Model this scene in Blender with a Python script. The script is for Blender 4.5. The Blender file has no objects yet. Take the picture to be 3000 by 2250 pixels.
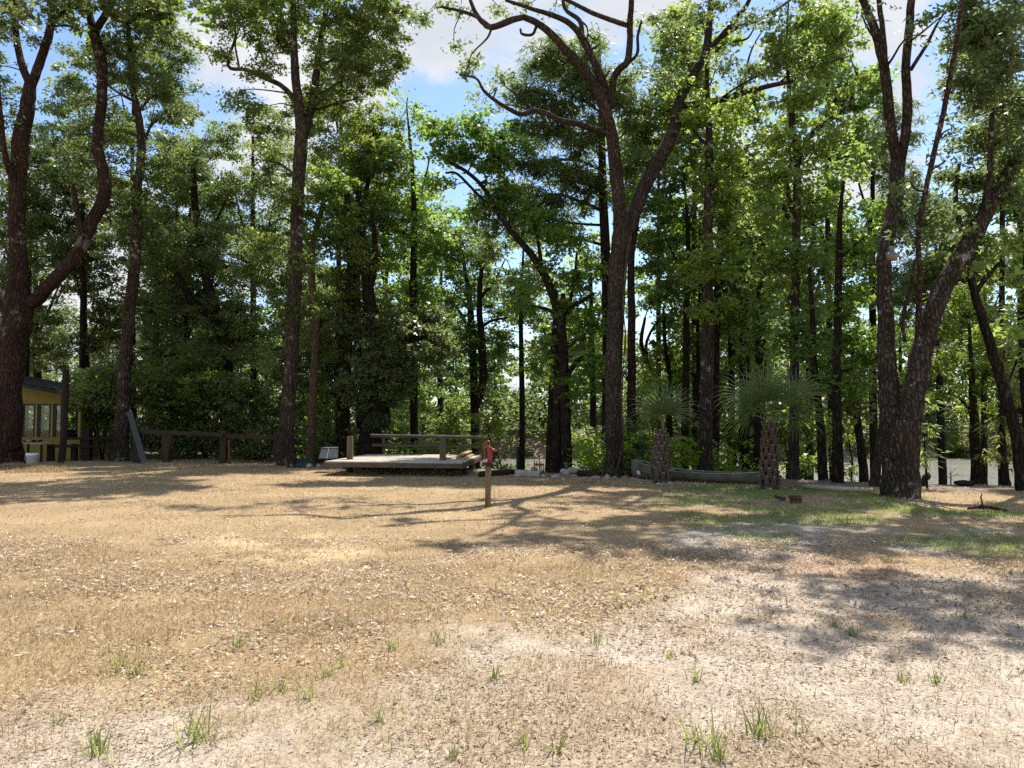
import bpy, bmesh, math, random
import numpy as np
from mathutils import Vector, Matrix

random.seed(7)
RNG = np.random.default_rng(11)
sc = bpy.context.scene
COL = sc.collection

# ------------------------------------------------------------------ camera
F, CX, CY, YH, H = 2254.0, 1500.0, 1125.0, 1235.0, 1.5      # photo pixels (3000 x 2250), eye height in metres
PITCH = math.atan((YH - CY) / F)
cam = bpy.data.cameras.new('camera')
cam.sensor_width = 36.0
cam.lens = 36.0 * F / 3000.0
cam.clip_start = 0.1
cam.clip_end = 3000.0
camo = bpy.data.objects.new('camera', cam)
COL.objects.link(camo)
camo.location = (0, 0, H)
camo.rotation_euler = (math.radians(90) + PITCH, 0, 0)
sc.camera = camo

# ------------------------------------------------------------------ sun, sky, exposure
SUN_EL, SUN_AZ = math.radians(58), math.radians(23.7)        # behind the trees, a little right of the view
SD = Vector((math.sin(SUN_AZ) * math.cos(SUN_EL), math.cos(SUN_AZ) * math.cos(SUN_EL), math.sin(SUN_EL)))
sun = bpy.data.lights.new('sun', 'SUN')
sun.energy = 4.9
sun.angle = math.radians(0.53)
sun.color = (1.0, 0.95, 0.87)
suno = bpy.data.objects.new('sun', sun)
COL.objects.link(suno)
suno.location = SD * 60
suno.rotation_euler = (-SD).to_track_quat('-Z', 'Y').to_euler()

world = bpy.data.worlds.new('World')
sc.world = world
world.use_nodes = True
wn, wl = world.node_tree.nodes, world.node_tree.links
wn.clear()
wout = wn.new('ShaderNodeOutputWorld')
wbg = wn.new('ShaderNodeBackground')
wbg.inputs['Strength'].default_value = 0.13
sky = wn.new('ShaderNodeTexSky')
sky.sky_type = 'NISHITA'
sky.sun_disc = False
sky.sun_elevation = SUN_EL
sky.sun_rotation = SUN_AZ
sky.air_density = 1.0
sky.dust_density = 0.3
sky.ozone_density = 3.0
wtc = wn.new('ShaderNodeTexCoord')
wmap = wn.new('ShaderNodeMapping')
wmap.inputs['Location'].default_value = (0.35, 0.1, 0.62)
wmap.inputs['Scale'].default_value = (1.0, 1.0, 1.7)
wl.new(wtc.outputs['Generated'], wmap.inputs['Vector'])
cn = wn.new('ShaderNodeTexNoise')
cn.inputs['Scale'].default_value = 3.1
cn.inputs['Detail'].default_value = 9.0
cn.inputs['Roughness'].default_value = 0.55
wl.new(wmap.outputs['Vector'], cn.inputs['Vector'])
cmask = wn.new('ShaderNodeMapRange')
cmask.interpolation_type = 'SMOOTHSTEP'
cmask.inputs['From Min'].default_value = 0.485
cmask.inputs['From Max'].default_value = 0.56
wl.new(cn.outputs['Fac'], cmask.inputs['Value'])
cn2 = wn.new('ShaderNodeTexNoise')
cn2.inputs['Scale'].default_value = 5.5
cn2.inputs['Detail'].default_value = 7.0
wl.new(wmap.outputs['Vector'], cn2.inputs['Vector'])
cr = wn.new('ShaderNodeValToRGB')
cr.color_ramp.elements[0].position = 0.35
cr.color_ramp.elements[0].color = (0.74, 0.79, 0.87, 1)
cr.color_ramp.elements[1].position = 0.62
cr.color_ramp.elements[1].color = (0.95, 0.96, 0.98, 1)
wl.new(cn2.outputs['Fac'], cr.inputs['Fac'])
cmul = wn.new('ShaderNodeVectorMath')
cmul.operation = 'SCALE'
cmul.inputs['Scale'].default_value = 4.7
wl.new(cr.outputs['Color'], cmul.inputs[0])
cmix = wn.new('ShaderNodeMix')
cmix.data_type = 'RGBA'
wl.new(cmask.outputs['Result'], cmix.inputs[0])
wl.new(sky.outputs['Color'], cmix.inputs[6])
wl.new(cmul.outputs['Vector'], cmix.inputs[7])
wl.new(cmix.outputs[2], wbg.inputs['Color'])
wl.new(wbg.outputs['Background'], wout.inputs['Surface'])

sc.view_settings.view_transform = 'Standard'
sc.view_settings.look = 'None'
sc.view_settings.exposure = 0.68
sc.view_settings.gamma = 1.0
sc.view_settings.use_curve_mapping = False
sc.render.engine = 'CYCLES'
sc.cycles.max_bounces = 6
sc.cycles.diffuse_bounces = 3
sc.cycles.transmission_bounces = 4
sc.cycles.transparent_max_bounces = 6
sc.cycles.use_denoising = False
sc.cycles.sample_clamp_direct = 6.0
sc.cycles.sample_clamp_indirect = 3.0
sc.cycles.caustics_reflective = False
sc.cycles.caustics_refractive = False

# ------------------------------------------------------------------ pixels to places
cp, sp = math.cos(PITCH), math.sin(PITCH)

def ray(px, py):
    u, v = (px - CX) / F, (CY - py) / F
    return Vector((u, cp - sp * v, sp + cp * v))

def P(px, py, D):
    """the point of that viewing direction which lies D metres out"""
    d = ray(px, py)
    t = D / d.y
    return Vector((d.x * t, D, H + d.z * t))

def G(px, py, z=0.0):
    """the point of the ground (height z) at that pixel"""
    d = ray(px, py)
    t = (z - H) / d.z
    return Vector((d.x * t, d.y * t, z))

# ------------------------------------------------------------------ noise and zones
def vnoise(x, y, s, seed=0):
    x = np.asarray(x, float) / s + seed * 17.3
    y = np.asarray(y, float) / s - seed * 9.1
    xi, yi = np.floor(x), np.floor(y)
    fx, fy = x - xi, y - yi
    fx, fy = fx * fx * (3 - 2 * fx), fy * fy * (3 - 2 * fy)
    def h(a, b):
        v = np.sin(a * 127.1 + b * 311.7 + seed * 74.7) * 43758.5453
        return v - np.floor(v)
    return (h(xi, yi) * (1 - fx) + h(xi + 1, yi) * fx) * (1 - fy) + (h(xi, yi + 1) * (1 - fx) + h(xi + 1, yi + 1) * fx) * fy

def fbm(x, y, s, seed=0):
    return 0.5 * vnoise(x, y, s, seed) + 0.3 * vnoise(x, y, s / 2.3, seed + 1) + 0.2 * vnoise(x, y, s / 5.1, seed + 2)

def sstep(a, b, x):
    t = np.clip((np.asarray(x, float) - a) / (b - a), 0, 1)
    return t * t * (3 - 2 * t)

def bank_edge(x):
    return np.interp(x, [-60, -30, -16, -11, -7, -2, 1, 4, 6.2, 8.5, 10.5, 14, 25, 60],
                     [41, 39, 38, 33.5, 29.5, 26.0, 22.6, 22.0, 21.4, 19.2, 18.1, 17.2, 16.5, 16])

WATER_Z = -1.25

def height(x, y):
    x, y = np.asarray(x, float), np.asarray(y, float)
    s = y - bank_edge(x)
    z = -2.0 * sstep(0.0, 6.5, s)
    z = z + 2.7 * sstep(54.5, 63.0, y + 1.5 * np.sin(x * 0.13))
    lump = (fbm(x, y, 2.6, 3) - 0.5) * 0.07 + (vnoise(x, y, 0.6, 5) - 0.5) * 0.03
    far = sstep(45, 75, y)
    return z + lump + far * (fbm(x, y, 9.0, 8) - 0.5) * 0.8

def hz(x, y):
    return float(height(np.array([x]), np.array([y]))[0])

def poly_sd(px, py, poly):
    """signed distance to a polygon, positive inside"""
    px, py = np.asarray(px, float), np.asarray(py, float)
    d = np.full(px.shape, 1e9)
    inside = np.zeros(px.shape, bool)
    n = len(poly)
    for i in range(n):
        ax, ay = poly[i]
        bx, by = poly[(i + 1) % n]
        ex, ey = bx - ax, by - ay
        t = np.clip(((px - ax) * ex + (py - ay) * ey) / (ex * ex + ey * ey + 1e-12), 0, 1)
        d = np.minimum(d, np.hypot(px - ax - t * ex, py - ay - t * ey))
        if ay != by:
            c = ((ay > py) != (by > py)) & (px < (bx - ax) * (py - ay) / (by - ay) + ax)
            inside ^= c
    return np.where(inside, d, -d)

def gp(pts):
    return [(G(a, b).x, G(a, b).y) for a, b in pts]

SAND = gp([(-900, 2170), (0, 2125), (350, 2130), (700, 2105), (950, 2060), (1180, 1975), (1380, 1870), (1600, 1835), (1760, 1800),
           (1880, 1735), (1990, 1675), (2120, 1640), (2320, 1645), (2600, 1660), (3000, 1665), (3900, 1700), (3900, 2600), (1500, 4200), (-900, 2900)])
GREEN = gp([(1960, 1425), (2150, 1412), (2500, 1437), (2750, 1455), (3000, 1495), (3600, 1560), (3600, 1680), (3000, 1640),
            (2620, 1600), (2330, 1585), (2120, 1545), (1990, 1480)])
GREY = gp([(1960, 1560), (2250, 1530), (3000, 1560), (3600, 1600), (3600, 1660), (2200, 1650), (1900, 1625)])
RUST = gp([(2330, 1640), (2520, 1632), (2760, 1665), (2720, 1700), (2480, 1695), (2330, 1672)])
BANK = [(8.6, 17.6), (9.4, 16.4), (11.5, 14.6), (18, 12.5), (60, 10), (60, 60), (-60, 60), (-60, 32), (-22, 29.6), (-11, 27.6), (-7, 26.5), (-5.2, 22.6), (-1, 21.2), (1, 21.4), (4.6, 19.3), (6.6, 17.6)]
YELLOWSAND = gp([(420, 1610), (620, 1570), (1000, 1575), (1130, 1610), (960, 1640), (640, 1650), (420, 1640)])

def zones(x, y):
    n = (fbm(x, y, 1.6, 21) - 0.5)
    n2 = (fbm(x, y, 0.6, 31) - 0.5)
    sand = sstep(-0.28, 0.32, poly_sd(x, y, SAND) + n * 1.5 + n2 * 0.7)
    patch = sstep(0.66, 0.80, fbm(x, y, 1.2, 77)) * sstep(3.0, 0.3, -poly_sd(x, y, SAND))
    sand = np.clip(sand * (0.50 + 0.55 * sstep(0.32, 0.58, fbm(x, y, 1.1, 79))) + 0.5 * patch, 0, 1)
    green = sstep(-0.5, 0.5, poly_sd(x, y, GREEN) + n * 2.2) * sstep(0.42, 0.58, fbm(x, y, 0.9, 41))
    grey = sstep(-0.4, 0.5, poly_sd(x, y, GREY) + n * 1.5) * sstep(0.40, 0.60, fbm(x, y, 0.9, 51))
    rust = sstep(-0.3, 0.4, poly_sd(x, y, RUST) + n * 1.2)
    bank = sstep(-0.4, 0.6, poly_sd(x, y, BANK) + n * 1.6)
    ysand = sstep(-0.2, 0.35, poly_sd(x, y, YELLOWSAND) + n2 * 1.3) * sstep(0.45, 0.62, fbm(x, y, 0.8, 61))
    return sand, green, grey, rust, bank, ysand

# ------------------------------------------------------------------ materials
MATS = {}

def nodes_of(name):
    m = bpy.data.materials.new(name)
    m.use_nodes = True
    nt = m.node_tree
    nt.nodes.clear()
    return m, nt.nodes, nt.links

def ramp(n, l, fac, stops):
    r = n.new('ShaderNodeValToRGB')
    e = r.color_ramp.elements
    while len(e) < len(stops):
        e.new(0.5)
    for i, (p, c) in enumerate(stops):
        e[i].position = p
        e[i].color = (*c, 1)
    l.new(fac, r.inputs['Fac'])
    return r.outputs['Color']

def mixc(n, l, fac, a, b, mode='MIX'):
    m = n.new('ShaderNodeMix')
    m.data_type = 'RGBA'
    m.blend_type = mode
    for sock, v in ((m.inputs[0], fac), (m.inputs[6], a), (m.inputs[7], b)):
        if hasattr(v, 'default_value') or isinstance(v, bpy.types.NodeSocket):
            l.new(v, sock)
        elif isinstance(v, (int, float)):
            sock.default_value = v
        else:
            sock.default_value = (*v, 1)
    return m.outputs[2]

def noise(n, l, vec, scale, detail=4, rough=0.55):
    t = n.new('ShaderNodeTexNoise')
    t.inputs['Scale'].default_value = scale
    t.inputs['Detail'].default_value = detail
    t.inputs['Roughness'].default_value = rough
    l.new(vec, t.inputs['Vector'])
    return t.outputs['Fac']

def coords(n, l, scale=(1, 1, 1), kind='Object'):
    tc = n.new('ShaderNodeTexCoord')
    mp = n.new('ShaderNodeMapping')
    mp.inputs['Scale'].default_value = scale
    l.new(tc.outputs[kind], mp.inputs['Vector'])
    return mp.outputs['Vector']

def bumped(n, l, h, strength, dist):
    b = n.new('ShaderNodeBump')
    b.inputs['Strength'].default_value = strength
    b.inputs['Distance'].default_value = dist
    l.new(h, b.inputs['Height'])
    return b.outputs['Normal']

def principled(n, l, col, rough=0.7, normal=None, metallic=0.0, spec=0.3):
    b = n.new('ShaderNodeBsdfPrincipled')
    if isinstance(col, bpy.types.NodeSocket):
        l.new(col, b.inputs['Base Color'])
    else:
        b.inputs['Base Color'].default_value = (*col, 1)
    if isinstance(rough, bpy.types.NodeSocket):
        l.new(rough, b.inputs['Roughness'])
    else:
        b.inputs['Roughness'].default_value = rough
    b.inputs['Metallic'].default_value = metallic
    b.inputs['Specular IOR Level'].default_value = spec
    if normal is not None:
        l.new(normal, b.inputs['Normal'])
    return b.outputs['BSDF']

def out(n, l, sh):
    o = n.new('ShaderNodeOutputMaterial')
    l.new(sh, o.inputs['Surface'])

def attr(n, name):
    a = n.new('ShaderNodeAttribute')
    a.attribute_name = name
    return a.outputs['Fac']

def leaf_mat(name, dark, light, trans, tfac=0.42, rough=0.45, spec=0.35):
    m, n, l = nodes_of(name)
    r = attr(n, 'rnd')
    col = ramp(n, l, r, [(0.0, dark), (0.85, light), (1.0, tuple(min(1, c * 1.35) for c in light))])
    tcol = ramp(n, l, r, [(0.0, tuple(c * 0.7 for c in trans)), (1.0, tuple(c * 1.25 for c in trans))])
    oi = n.new('ShaderNodeObjectInfo')
    def vary(c):                      # every plant its own shade of the colour
        hs = n.new('ShaderNodeHueSaturation')
        for sock, lo, hi in (('Hue', 0.478, 0.512), ('Saturation', 0.82, 1.12), ('Value', 0.78, 1.22)):
            mr = n.new('ShaderNodeMapRange')
            mr.inputs['To Min'].default_value = lo
            mr.inputs['To Max'].default_value = hi
            if sock == 'Hue':
                l.new(oi.outputs['Random'], mr.inputs['Value'])
            else:
                k = n.new('ShaderNodeMath'); k.operation = 'MULTIPLY'; k.inputs[1].default_value = 7.31 if sock == 'Value' else 13.7
                fr_ = n.new('ShaderNodeMath'); fr_.operation = 'FRACT'
                l.new(oi.outputs['Random'], k.inputs[0]); l.new(k.outputs[0], fr_.inputs[0]); l.new(fr_.outputs[0], mr.inputs['Value'])
            l.new(mr.outputs['Result'], hs.inputs[sock])
        l.new(c, hs.inputs['Color'])
        return hs.outputs['Color']
    if name.endswith('_leaf') and name not in ('fallen_leaf', 'palm_leaf'):
        col, tcol = vary(col), vary(tcol)
    b = principled(n, l, col, rough, spec=spec)
    t = n.new('ShaderNodeBsdfTranslucent')
    l.new(tcol, t.inputs['Color'])
    mx = n.new('ShaderNodeMixShader')
    mx.inputs[0].default_value = tfac
    l.new(b, mx.inputs[1])
    l.new(t.outputs[0], mx.inputs[2])
    out(n, l, mx.outputs[0])
    MATS[name] = m

leaf_mat('oak_leaf', (0.042, 0.066, 0.024), (0.118, 0.155, 0.056), (0.27, 0.37, 0.080), 0.53, 0.38, 0.5)
leaf_mat('gum_leaf', (0.052, 0.094, 0.022), (0.135, 0.196, 0.050), (0.35, 0.50, 0.070), 0.56, 0.42, 0.4)
leaf_mat('cypress_leaf', (0.058, 0.098, 0.040), (0.120, 0.175, 0.066), (0.29, 0.40, 0.10), 0.54)
leaf_mat('sapling_leaf', (0.095, 0.150, 0.026), (0.165, 0.230, 0.048), (0.40, 0.52, 0.07), 0.56)
leaf_mat('far_leaf', (0.052, 0.080, 0.028), (0.120, 0.160, 0.054), (0.30, 0.40, 0.075), 0.52)
leaf_mat('ivy_leaf', (0.040, 0.068, 0.023), (0.110, 0.150, 0.050), (0.31, 0.42, 0.065), 0.48, 0.36, 0.55)
leaf_mat('palm_leaf', (0.055, 0.090, 0.030), (0.150, 0.190, 0.075), (0.24, 0.32, 0.07), 0.42, 0.28, 0.6)
leaf_mat('straw', (0.24, 0.155, 0.078), (0.62, 0.475, 0.285), (0.50, 0.37, 0.20), 0.22, 0.7, 0.2)
leaf_mat('fallen_leaf', (0.105, 0.056, 0.034), (0.62, 0.49, 0.345), (0.35, 0.24, 0.12), 0.12, 0.6, 0.3)
leaf_mat('rust_needle', (0.36, 0.17, 0.07), (0.60, 0.36, 0.20), (0.4, 0.25, 0.12), 0.15, 0.7, 0.2)
leaf_mat('green_blade', (0.090, 0.125, 0.032), (0.235, 0.280, 0.085), (0.40, 0.48, 0.11), 0.45, 0.5, 0.3)

def bark_mat(name, dark, mid, light, lichen=0.5, lichen_col=(0.30, 0.29, 0.245), plates=15):
    m, n, l = nodes_of(name)
    v = coords(n, l, (1, 1, 0.20))
    v1 = coords(n, l, (1, 1, 1))
    warp = n.new('ShaderNodeTexNoise')
    warp.inputs['Scale'].default_value = 6.0
    l.new(v1, warp.inputs['Vector'])
    wv = n.new('ShaderNodeMix'); wv.data_type = 'VECTOR'
    wv.inputs[0].default_value = 0.10
    l.new(v, wv.inputs[4]); l.new(warp.outputs['Color'], wv.inputs[5])
    vor = n.new('ShaderNodeTexVoronoi')
    vor.feature = 'DISTANCE_TO_EDGE'
    vor.inputs['Scale'].default_value = plates
    l.new(wv.outputs[1], vor.inputs['Vector'])
    f = noise(n, l, v, 40, 6, 0.65)
    f2 = noise(n, l, v1, 1.6, 4)
    edge = n.new('ShaderNodeMapRange')
    edge.inputs['From Max'].default_value = 0.22
    l.new(vor.outputs['Distance'], edge.inputs['Value'])
    hgt = n.new('ShaderNodeMath'); hgt.operation = 'MULTIPLY_ADD'; hgt.inputs[1].default_value = 0.6
    l.new(f, hgt.inputs[0]); l.new(edge.outputs['Result'], hgt.inputs[2])
    col = ramp(n, l, f, [(0.30, dark), (0.52, mid), (0.72, light)])
    col = mixc(n, l, edge.outputs['Result'], dark, col)
    col = mixc(n, l, 1.0, col, ramp(n, l, f2, [(0.3, (0.70, 0.68, 0.66)), (0.7, (1.25, 1.2, 1.14))]), 'MULTIPLY')
    p1 = noise(n, l, v1, 5.5, 7, 0.72)
    p2 = noise(n, l, v1, 1.1, 3, 0.5)
    ad = n.new('ShaderNodeMath'); ad.operation = 'MULTIPLY_ADD'; ad.inputs[1].default_value = 0.7
    l.new(p2, ad.inputs[0]); l.new(p1, ad.inputs[2])
    mr = n.new('ShaderNodeMapRange')
    mr.inputs['From Min'].default_value = 0.97
    mr.inputs['From Max'].default_value = 1.05
    mr.inputs['To Max'].default_value = lichen
    l.new(ad.outputs[0], mr.inputs['Value'])
    col = mixc(n, l, mr.outputs['Result'], col, lichen_col)
    out(n, l, principled(n, l, col, 0.92, bumped(n, l, hgt.outputs[0], 1.0, 0.035), spec=0.1))
    MATS[name] = m

bark_mat('bark_red', (0.026, 0.015, 0.011), (0.075, 0.045, 0.033), (0.14, 0.092, 0.068), 0.5)
bark_mat('bark_grey', (0.030, 0.023, 0.018), (0.100, 0.078, 0.063), (0.19, 0.155, 0.127), 0.25, plates=22)
bark_mat('bark_lichen', (0.028, 0.021, 0.016), (0.092, 0.071, 0.054), (0.17, 0.137, 0.106), 0.8, (0.38, 0.37, 0.32))
bark_mat('bark_dark', (0.014, 0.011, 0.008), (0.042, 0.033, 0.025), (0.085, 0.068, 0.053), 0.35, (0.17, 0.17, 0.13))
bark_mat('bark_pale', (0.070, 0.050, 0.033), (0.15, 0.11, 0.077), (0.23, 0.18, 0.135), 0.35)

def wood_mat(name, dark, light, axis=0, rough=0.8, sc_=1.0):
    m, n, l = nodes_of(name)
    s = [9.0 * sc_] * 3
    s[axis] = 0.7 * sc_
    v = coords(n, l, tuple(s))
    f = noise(n, l, v, 5.0, 7, 0.62)
    f2 = noise(n, l, coords(n, l), 1.7, 4)
    col = ramp(n, l, f, [(0.30, dark), (0.70, light)])
    col = mixc(n, l, 1.0, col, ramp(n, l, f2, [(0.3, (0.75, 0.75, 0.75)), (0.7, (1.15, 1.12, 1.08))]), 'MULTIPLY')
    out(n, l, principled(n, l, col, rough, bumped(n, l, f, 0.5, 0.006), spec=0.2))
    MATS[name] = m

wood_mat('deck_wood', (0.34, 0.295, 0.24), (0.66, 0.60, 0.52), 0)
wood_mat('rail_wood', (0.065, 0.050, 0.034), (0.165, 0.132, 0.092), 0)
wood_mat('post_wood', (0.075, 0.057, 0.036), (0.19, 0.15, 0.098), 2)
wood_mat('pump_post_wood', (0.12, 0.088, 0.048), (0.25, 0.19, 0.112), 2)
wood_mat('plank_new', (0.30, 0.20, 0.105), (0.56, 0.43, 0.26), 1)
wood_mat('plank_grey', (0.045, 0.047, 0.047), (0.115, 0.118, 0.115), 2)
wood_mat('fence_wood', (0.026, 0.019, 0.014), (0.075, 0.056, 0.040), 2)
wood_mat('dark_wood', (0.012, 0.009, 0.007), (0.040, 0.029, 0.021), 0)
wood_mat('log_pale', (0.30, 0.26, 0.19), (0.55, 0.50, 0.41), 0)

def plain_mat(name, c1, c2, scale=8, rough=0.6, metallic=0.0, bump=0.2, dist=0.004, spec=0.3, wear=None):
    m, n, l = nodes_of(name)
    v = coords(n, l)
    f = noise(n, l, v, scale, 6, 0.6)
    col = ramp(n, l, f, [(0.32, c1), (0.68, c2)])
    if wear:
        f2 = noise(n, l, v, scale * 2.3, 5, 0.7)
        w = ramp(n, l, f2, [(0.58, (0, 0, 0)), (0.68, (1, 1, 1))])
        col = mixc(n, l, w, col, wear)
    out(n, l, principled(n, l, col, rough, bumped(n, l, f, bump, dist), metallic, spec))
    MATS[name] = m

plain_mat('red_paint', (0.20, 0.013, 0.015), (0.34, 0.032, 0.034), 22, 0.42, wear=(0.20, 0.06, 0.045), spec=0.5)
plain_mat('steel', (0.35, 0.34, 0.32), (0.5, 0.5, 0.49), 20, 0.35, 0.9)
plain_mat('rusty_metal', (0.10, 0.035, 0.018), (0.26, 0.095, 0.045), 18, 0.85, 0.1)
plain_mat('galvanised', (0.10, 0.115, 0.13), (0.19, 0.21, 0.23), 9, 0.45, 0.6)
plain_mat('yellow_paint', (0.19, 0.128, 0.020), (0.27, 0.19, 0.034), 3, 0.7)
plain_mat('yellow_trim', (0.24, 0.185, 0.045), (0.31, 0.24, 0.065), 3, 0.7)
plain_mat('roof_metal', (0.018, 0.018, 0.016), (0.045, 0.045, 0.041), 4, 0.85, 0.0)
plain_mat('dark_frame', (0.030, 0.026, 0.020), (0.07, 0.06, 0.048), 10, 0.8)
plain_mat('white_plastic', (0.62, 0.64, 0.66), (0.78, 0.79, 0.80), 6, 0.4)
plain_mat('stone', (0.22, 0.195, 0.165), (0.50, 0.46, 0.40), 7, 0.9, bump=0.6, dist=0.02)
plain_mat('concrete', (0.27, 0.24, 0.195), (0.46, 0.42, 0.35), 6, 0.9, bump=0.5, dist=0.01)
plain_mat('pink_stone', (0.36, 0.22, 0.17), (0.55, 0.40, 0.33), 9, 0.9, bump=0.5, dist=0.01)
plain_mat('brick_red', (0.055, 0.027, 0.019), (0.13, 0.065, 0.045), 14, 0.9, bump=0.5, dist=0.006)
plain_mat('tarp_green', (0.006, 0.030, 0.028), (0.014, 0.055, 0.050), 6, 0.45)
plain_mat('tarp_edge', (0.30, 0.28, 0.22), (0.42, 0.40, 0.32), 6, 0.7)
plain_mat('canoe_hull', (0.085, 0.074, 0.054), (0.175, 0.155, 0.118), 3.5, 0.55, 0.25, wear=(0.12, 0.10, 0.07))
plain_mat('canoe_gunwale', (0.20, 0.22, 0.20), (0.32, 0.34, 0.32), 8, 0.4, 0.6)
plain_mat('decal_black', (0.012, 0.012, 0.012), (0.02, 0.02, 0.02), 8, 0.6)
plain_mat('decal_pale', (0.58, 0.62, 0.52), (0.68, 0.71, 0.62), 8, 0.6)
plain_mat('lamp_grey', (0.13, 0.14, 0.14), (0.20, 0.21, 0.21), 12, 0.6, 0.2)
plain_mat('lamp_lens', (0.16, 0.14, 0.10), (0.22, 0.195, 0.15), 14, 0.35)
plain_mat('palm_trunk', (0.022, 0.012, 0.008), (0.075, 0.040, 0.025), 12, 0.9, bump=0.7, dist=0.02)
plain_mat('palm_boot', (0.045, 0.030, 0.021), (0.145, 0.105, 0.078), 16, 0.85, bump=0.4, dist=0.006)
plain_mat('palm_boot_tip', (0.18, 0.14, 0.105), (0.40, 0.33, 0.26), 16, 0.85)
plain_mat('palm_stem', (0.13, 0.16, 0.055), (0.23, 0.25, 0.10), 10, 0.5)

m, n, l = nodes_of('glass')
gl = n.new('ShaderNodeBsdfGlossy'); gl.inputs['Roughness'].default_value = 0.03
tr = n.new('ShaderNodeBsdfTransparent'); tr.inputs['Color'].default_value = (0.72, 0.78, 0.74, 1)
fr = n.new('ShaderNodeFresnel'); fr.inputs['IOR'].default_value = 1.5
mx = n.new('ShaderNodeMixShader')
l.new(fr.outputs[0], mx.inputs[0]); l.new(tr.outputs[0], mx.inputs[1]); l.new(gl.outputs[0], mx.inputs[2])
out(n, l, mx.outputs[0]); MATS['glass'] = m

m, n, l = nodes_of('water')
v = coords(n, l, (0.55, 1.5, 1))
f = noise(n, l, v, 1.9, 5, 0.62)
f2 = noise(n, l, coords(n, l, (0.12, 0.3, 1)), 0.8, 3)
col = ramp(n, l, f2, [(0.35, (0.150, 0.140, 0.095)), (0.65, (0.205, 0.195, 0.145))])
out(n, l, principled(n, l, col, 0.2, bumped(n, l, f, 1.0, 0.13), spec=1.0)); MATS['water'] = m

m, n, l = nodes_of('ground')
v = coords(n, l)
big = noise(n, l, v, 0.55, 5, 0.6)
med = noise(n, l, v, 3.3, 6, 0.65)
fine = noise(n, l, v, 38, 6, 0.7)
grain = noise(n, l, v, 130, 3, 0.7)
straw = ramp(n, l, fine, [(0.30, (0.19, 0.128, 0.070)), (0.50, (0.385, 0.285, 0.165)), (0.70, (0.55, 0.43, 0.275))])
straw = mixc(n, l, 1.0, straw, ramp(n, l, big, [(0.35, (0.82, 0.78, 0.74)), (0.65, (1.12, 1.08, 1.02))]), 'MULTIPLY')
sandc = ramp(n, l, fine, [(0.28, (0.33, 0.265, 0.195)), (0.50, (0.55, 0.47, 0.375)), (0.72, (0.70, 0.62, 0.52))])
sandc = mixc(n, l, 1.0, sandc, ramp(n, l, med, [(0.35, (0.80, 0.77, 0.74)), (0.6, (1.08, 1.07, 1.06))]), 'MULTIPLY')
ysandc = ramp(n, l, fine, [(0.3, (0.48, 0.34, 0.175)), (0.7, (0.66, 0.50, 0.29))])
greyc = ramp(n, l, fine, [(0.3, (0.24, 0.215, 0.185)), (0.7, (0.46, 0.42, 0.37))])
greenc = ramp(n, l, fine, [(0.3, (0.18, 0.155, 0.085)), (0.7, (0.42, 0.37, 0.235))])
rustc = ramp(n, l, fine, [(0.3, (0.34, 0.19, 0.105)), (0.7, (0.62, 0.44, 0.31))])
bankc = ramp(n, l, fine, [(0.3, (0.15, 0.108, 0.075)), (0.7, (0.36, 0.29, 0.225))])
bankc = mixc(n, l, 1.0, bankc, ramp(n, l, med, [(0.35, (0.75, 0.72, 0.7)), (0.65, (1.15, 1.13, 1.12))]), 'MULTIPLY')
farc = ramp(n, l, med, [(0.35, (0.045, 0.055, 0.022)), (0.65, (0.10, 0.095, 0.045))])
c = mixc(n, l, attr(n, 'ysand'), straw, ysandc)
c = mixc(n, l, attr(n, 'sand'), c, sandc)
c = mixc(n, l, attr(n, 'grey'), c, greyc)
c = mixc(n, l, attr(n, 'rust'), c, rustc)
c = mixc(n, l, attr(n, 'green'), c, greenc)
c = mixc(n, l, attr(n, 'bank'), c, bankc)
c = mixc(n, l, attr(n, 'wood'), c, farc)
sum1 = n.new('ShaderNodeMath'); sum1.operation = 'MULTIPLY_ADD'; sum1.inputs[1].default_value = 0.35
l.new(grain, sum1.inputs[0]); l.new(fine, sum1.inputs[2])
out(n, l, principled(n, l, c, 0.95, bumped(n, l, sum1.outputs[0], 1.0, 0.018), spec=0.1)); MATS['ground'] = m
# ------------------------------------------------------------------ mesh helpers
def mesh_np(name, verts, faces, rnd=None):
    """faces: (M, k) array, all of one size"""
    verts = np.ascontiguousarray(verts, np.float32)
    faces = np.ascontiguousarray(faces, np.int32)
    M, k = faces.shape
    me = bpy.data.meshes.new(name)
    me.vertices.add(len(verts))
    me.vertices.foreach_set('co', verts.ravel())
    me.loops.add(M * k)
    me.loops.foreach_set('vertex_index', faces.ravel())
    me.polygons.add(M)
    me.polygons.foreach_set('loop_start', np.arange(0, M * k, k, dtype=np.int32))
    me.update(calc_edges=True)
    if rnd is not None:
        a = me.attributes.new('rnd', 'FLOAT', 'FACE')
        a.data.foreach_set('value', np.ascontiguousarray(rnd, np.float32))
    return me

def wloc(o):
    p = Vector((0, 0, 0))
    while o is not None:
        p = p + o.location
        o = o.parent
    return p

def put(name, me, mat, parent=None, smooth=False):
    """a mesh given in world coordinates becomes an object (or a part of parent)"""
    if parent is not None:
        me.transform(Matrix.Translation(-wloc(parent)))
    o = bpy.data.objects.new(name, me)
    COL.objects.link(o)
    o.parent = parent
    if mat:
        me.materials.append(MATS[mat] if isinstance(mat, str) else mat)
    if smooth:
        me.polygons.foreach_set('use_smooth', np.ones(len(me.polygons), bool))
    return o

def tag(o, label, cat, group=None):
    o['label'] = label
    o['category'] = cat
    if group:
        o['group'] = group
    return o

def thing(name, label, cat, loc, group=None):
    o = bpy.data.objects.new(name, None)
    COL.objects.link(o)
    o.location = loc
    o.empty_display_size = 0.2
    return tag(o, label, cat, group)

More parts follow.
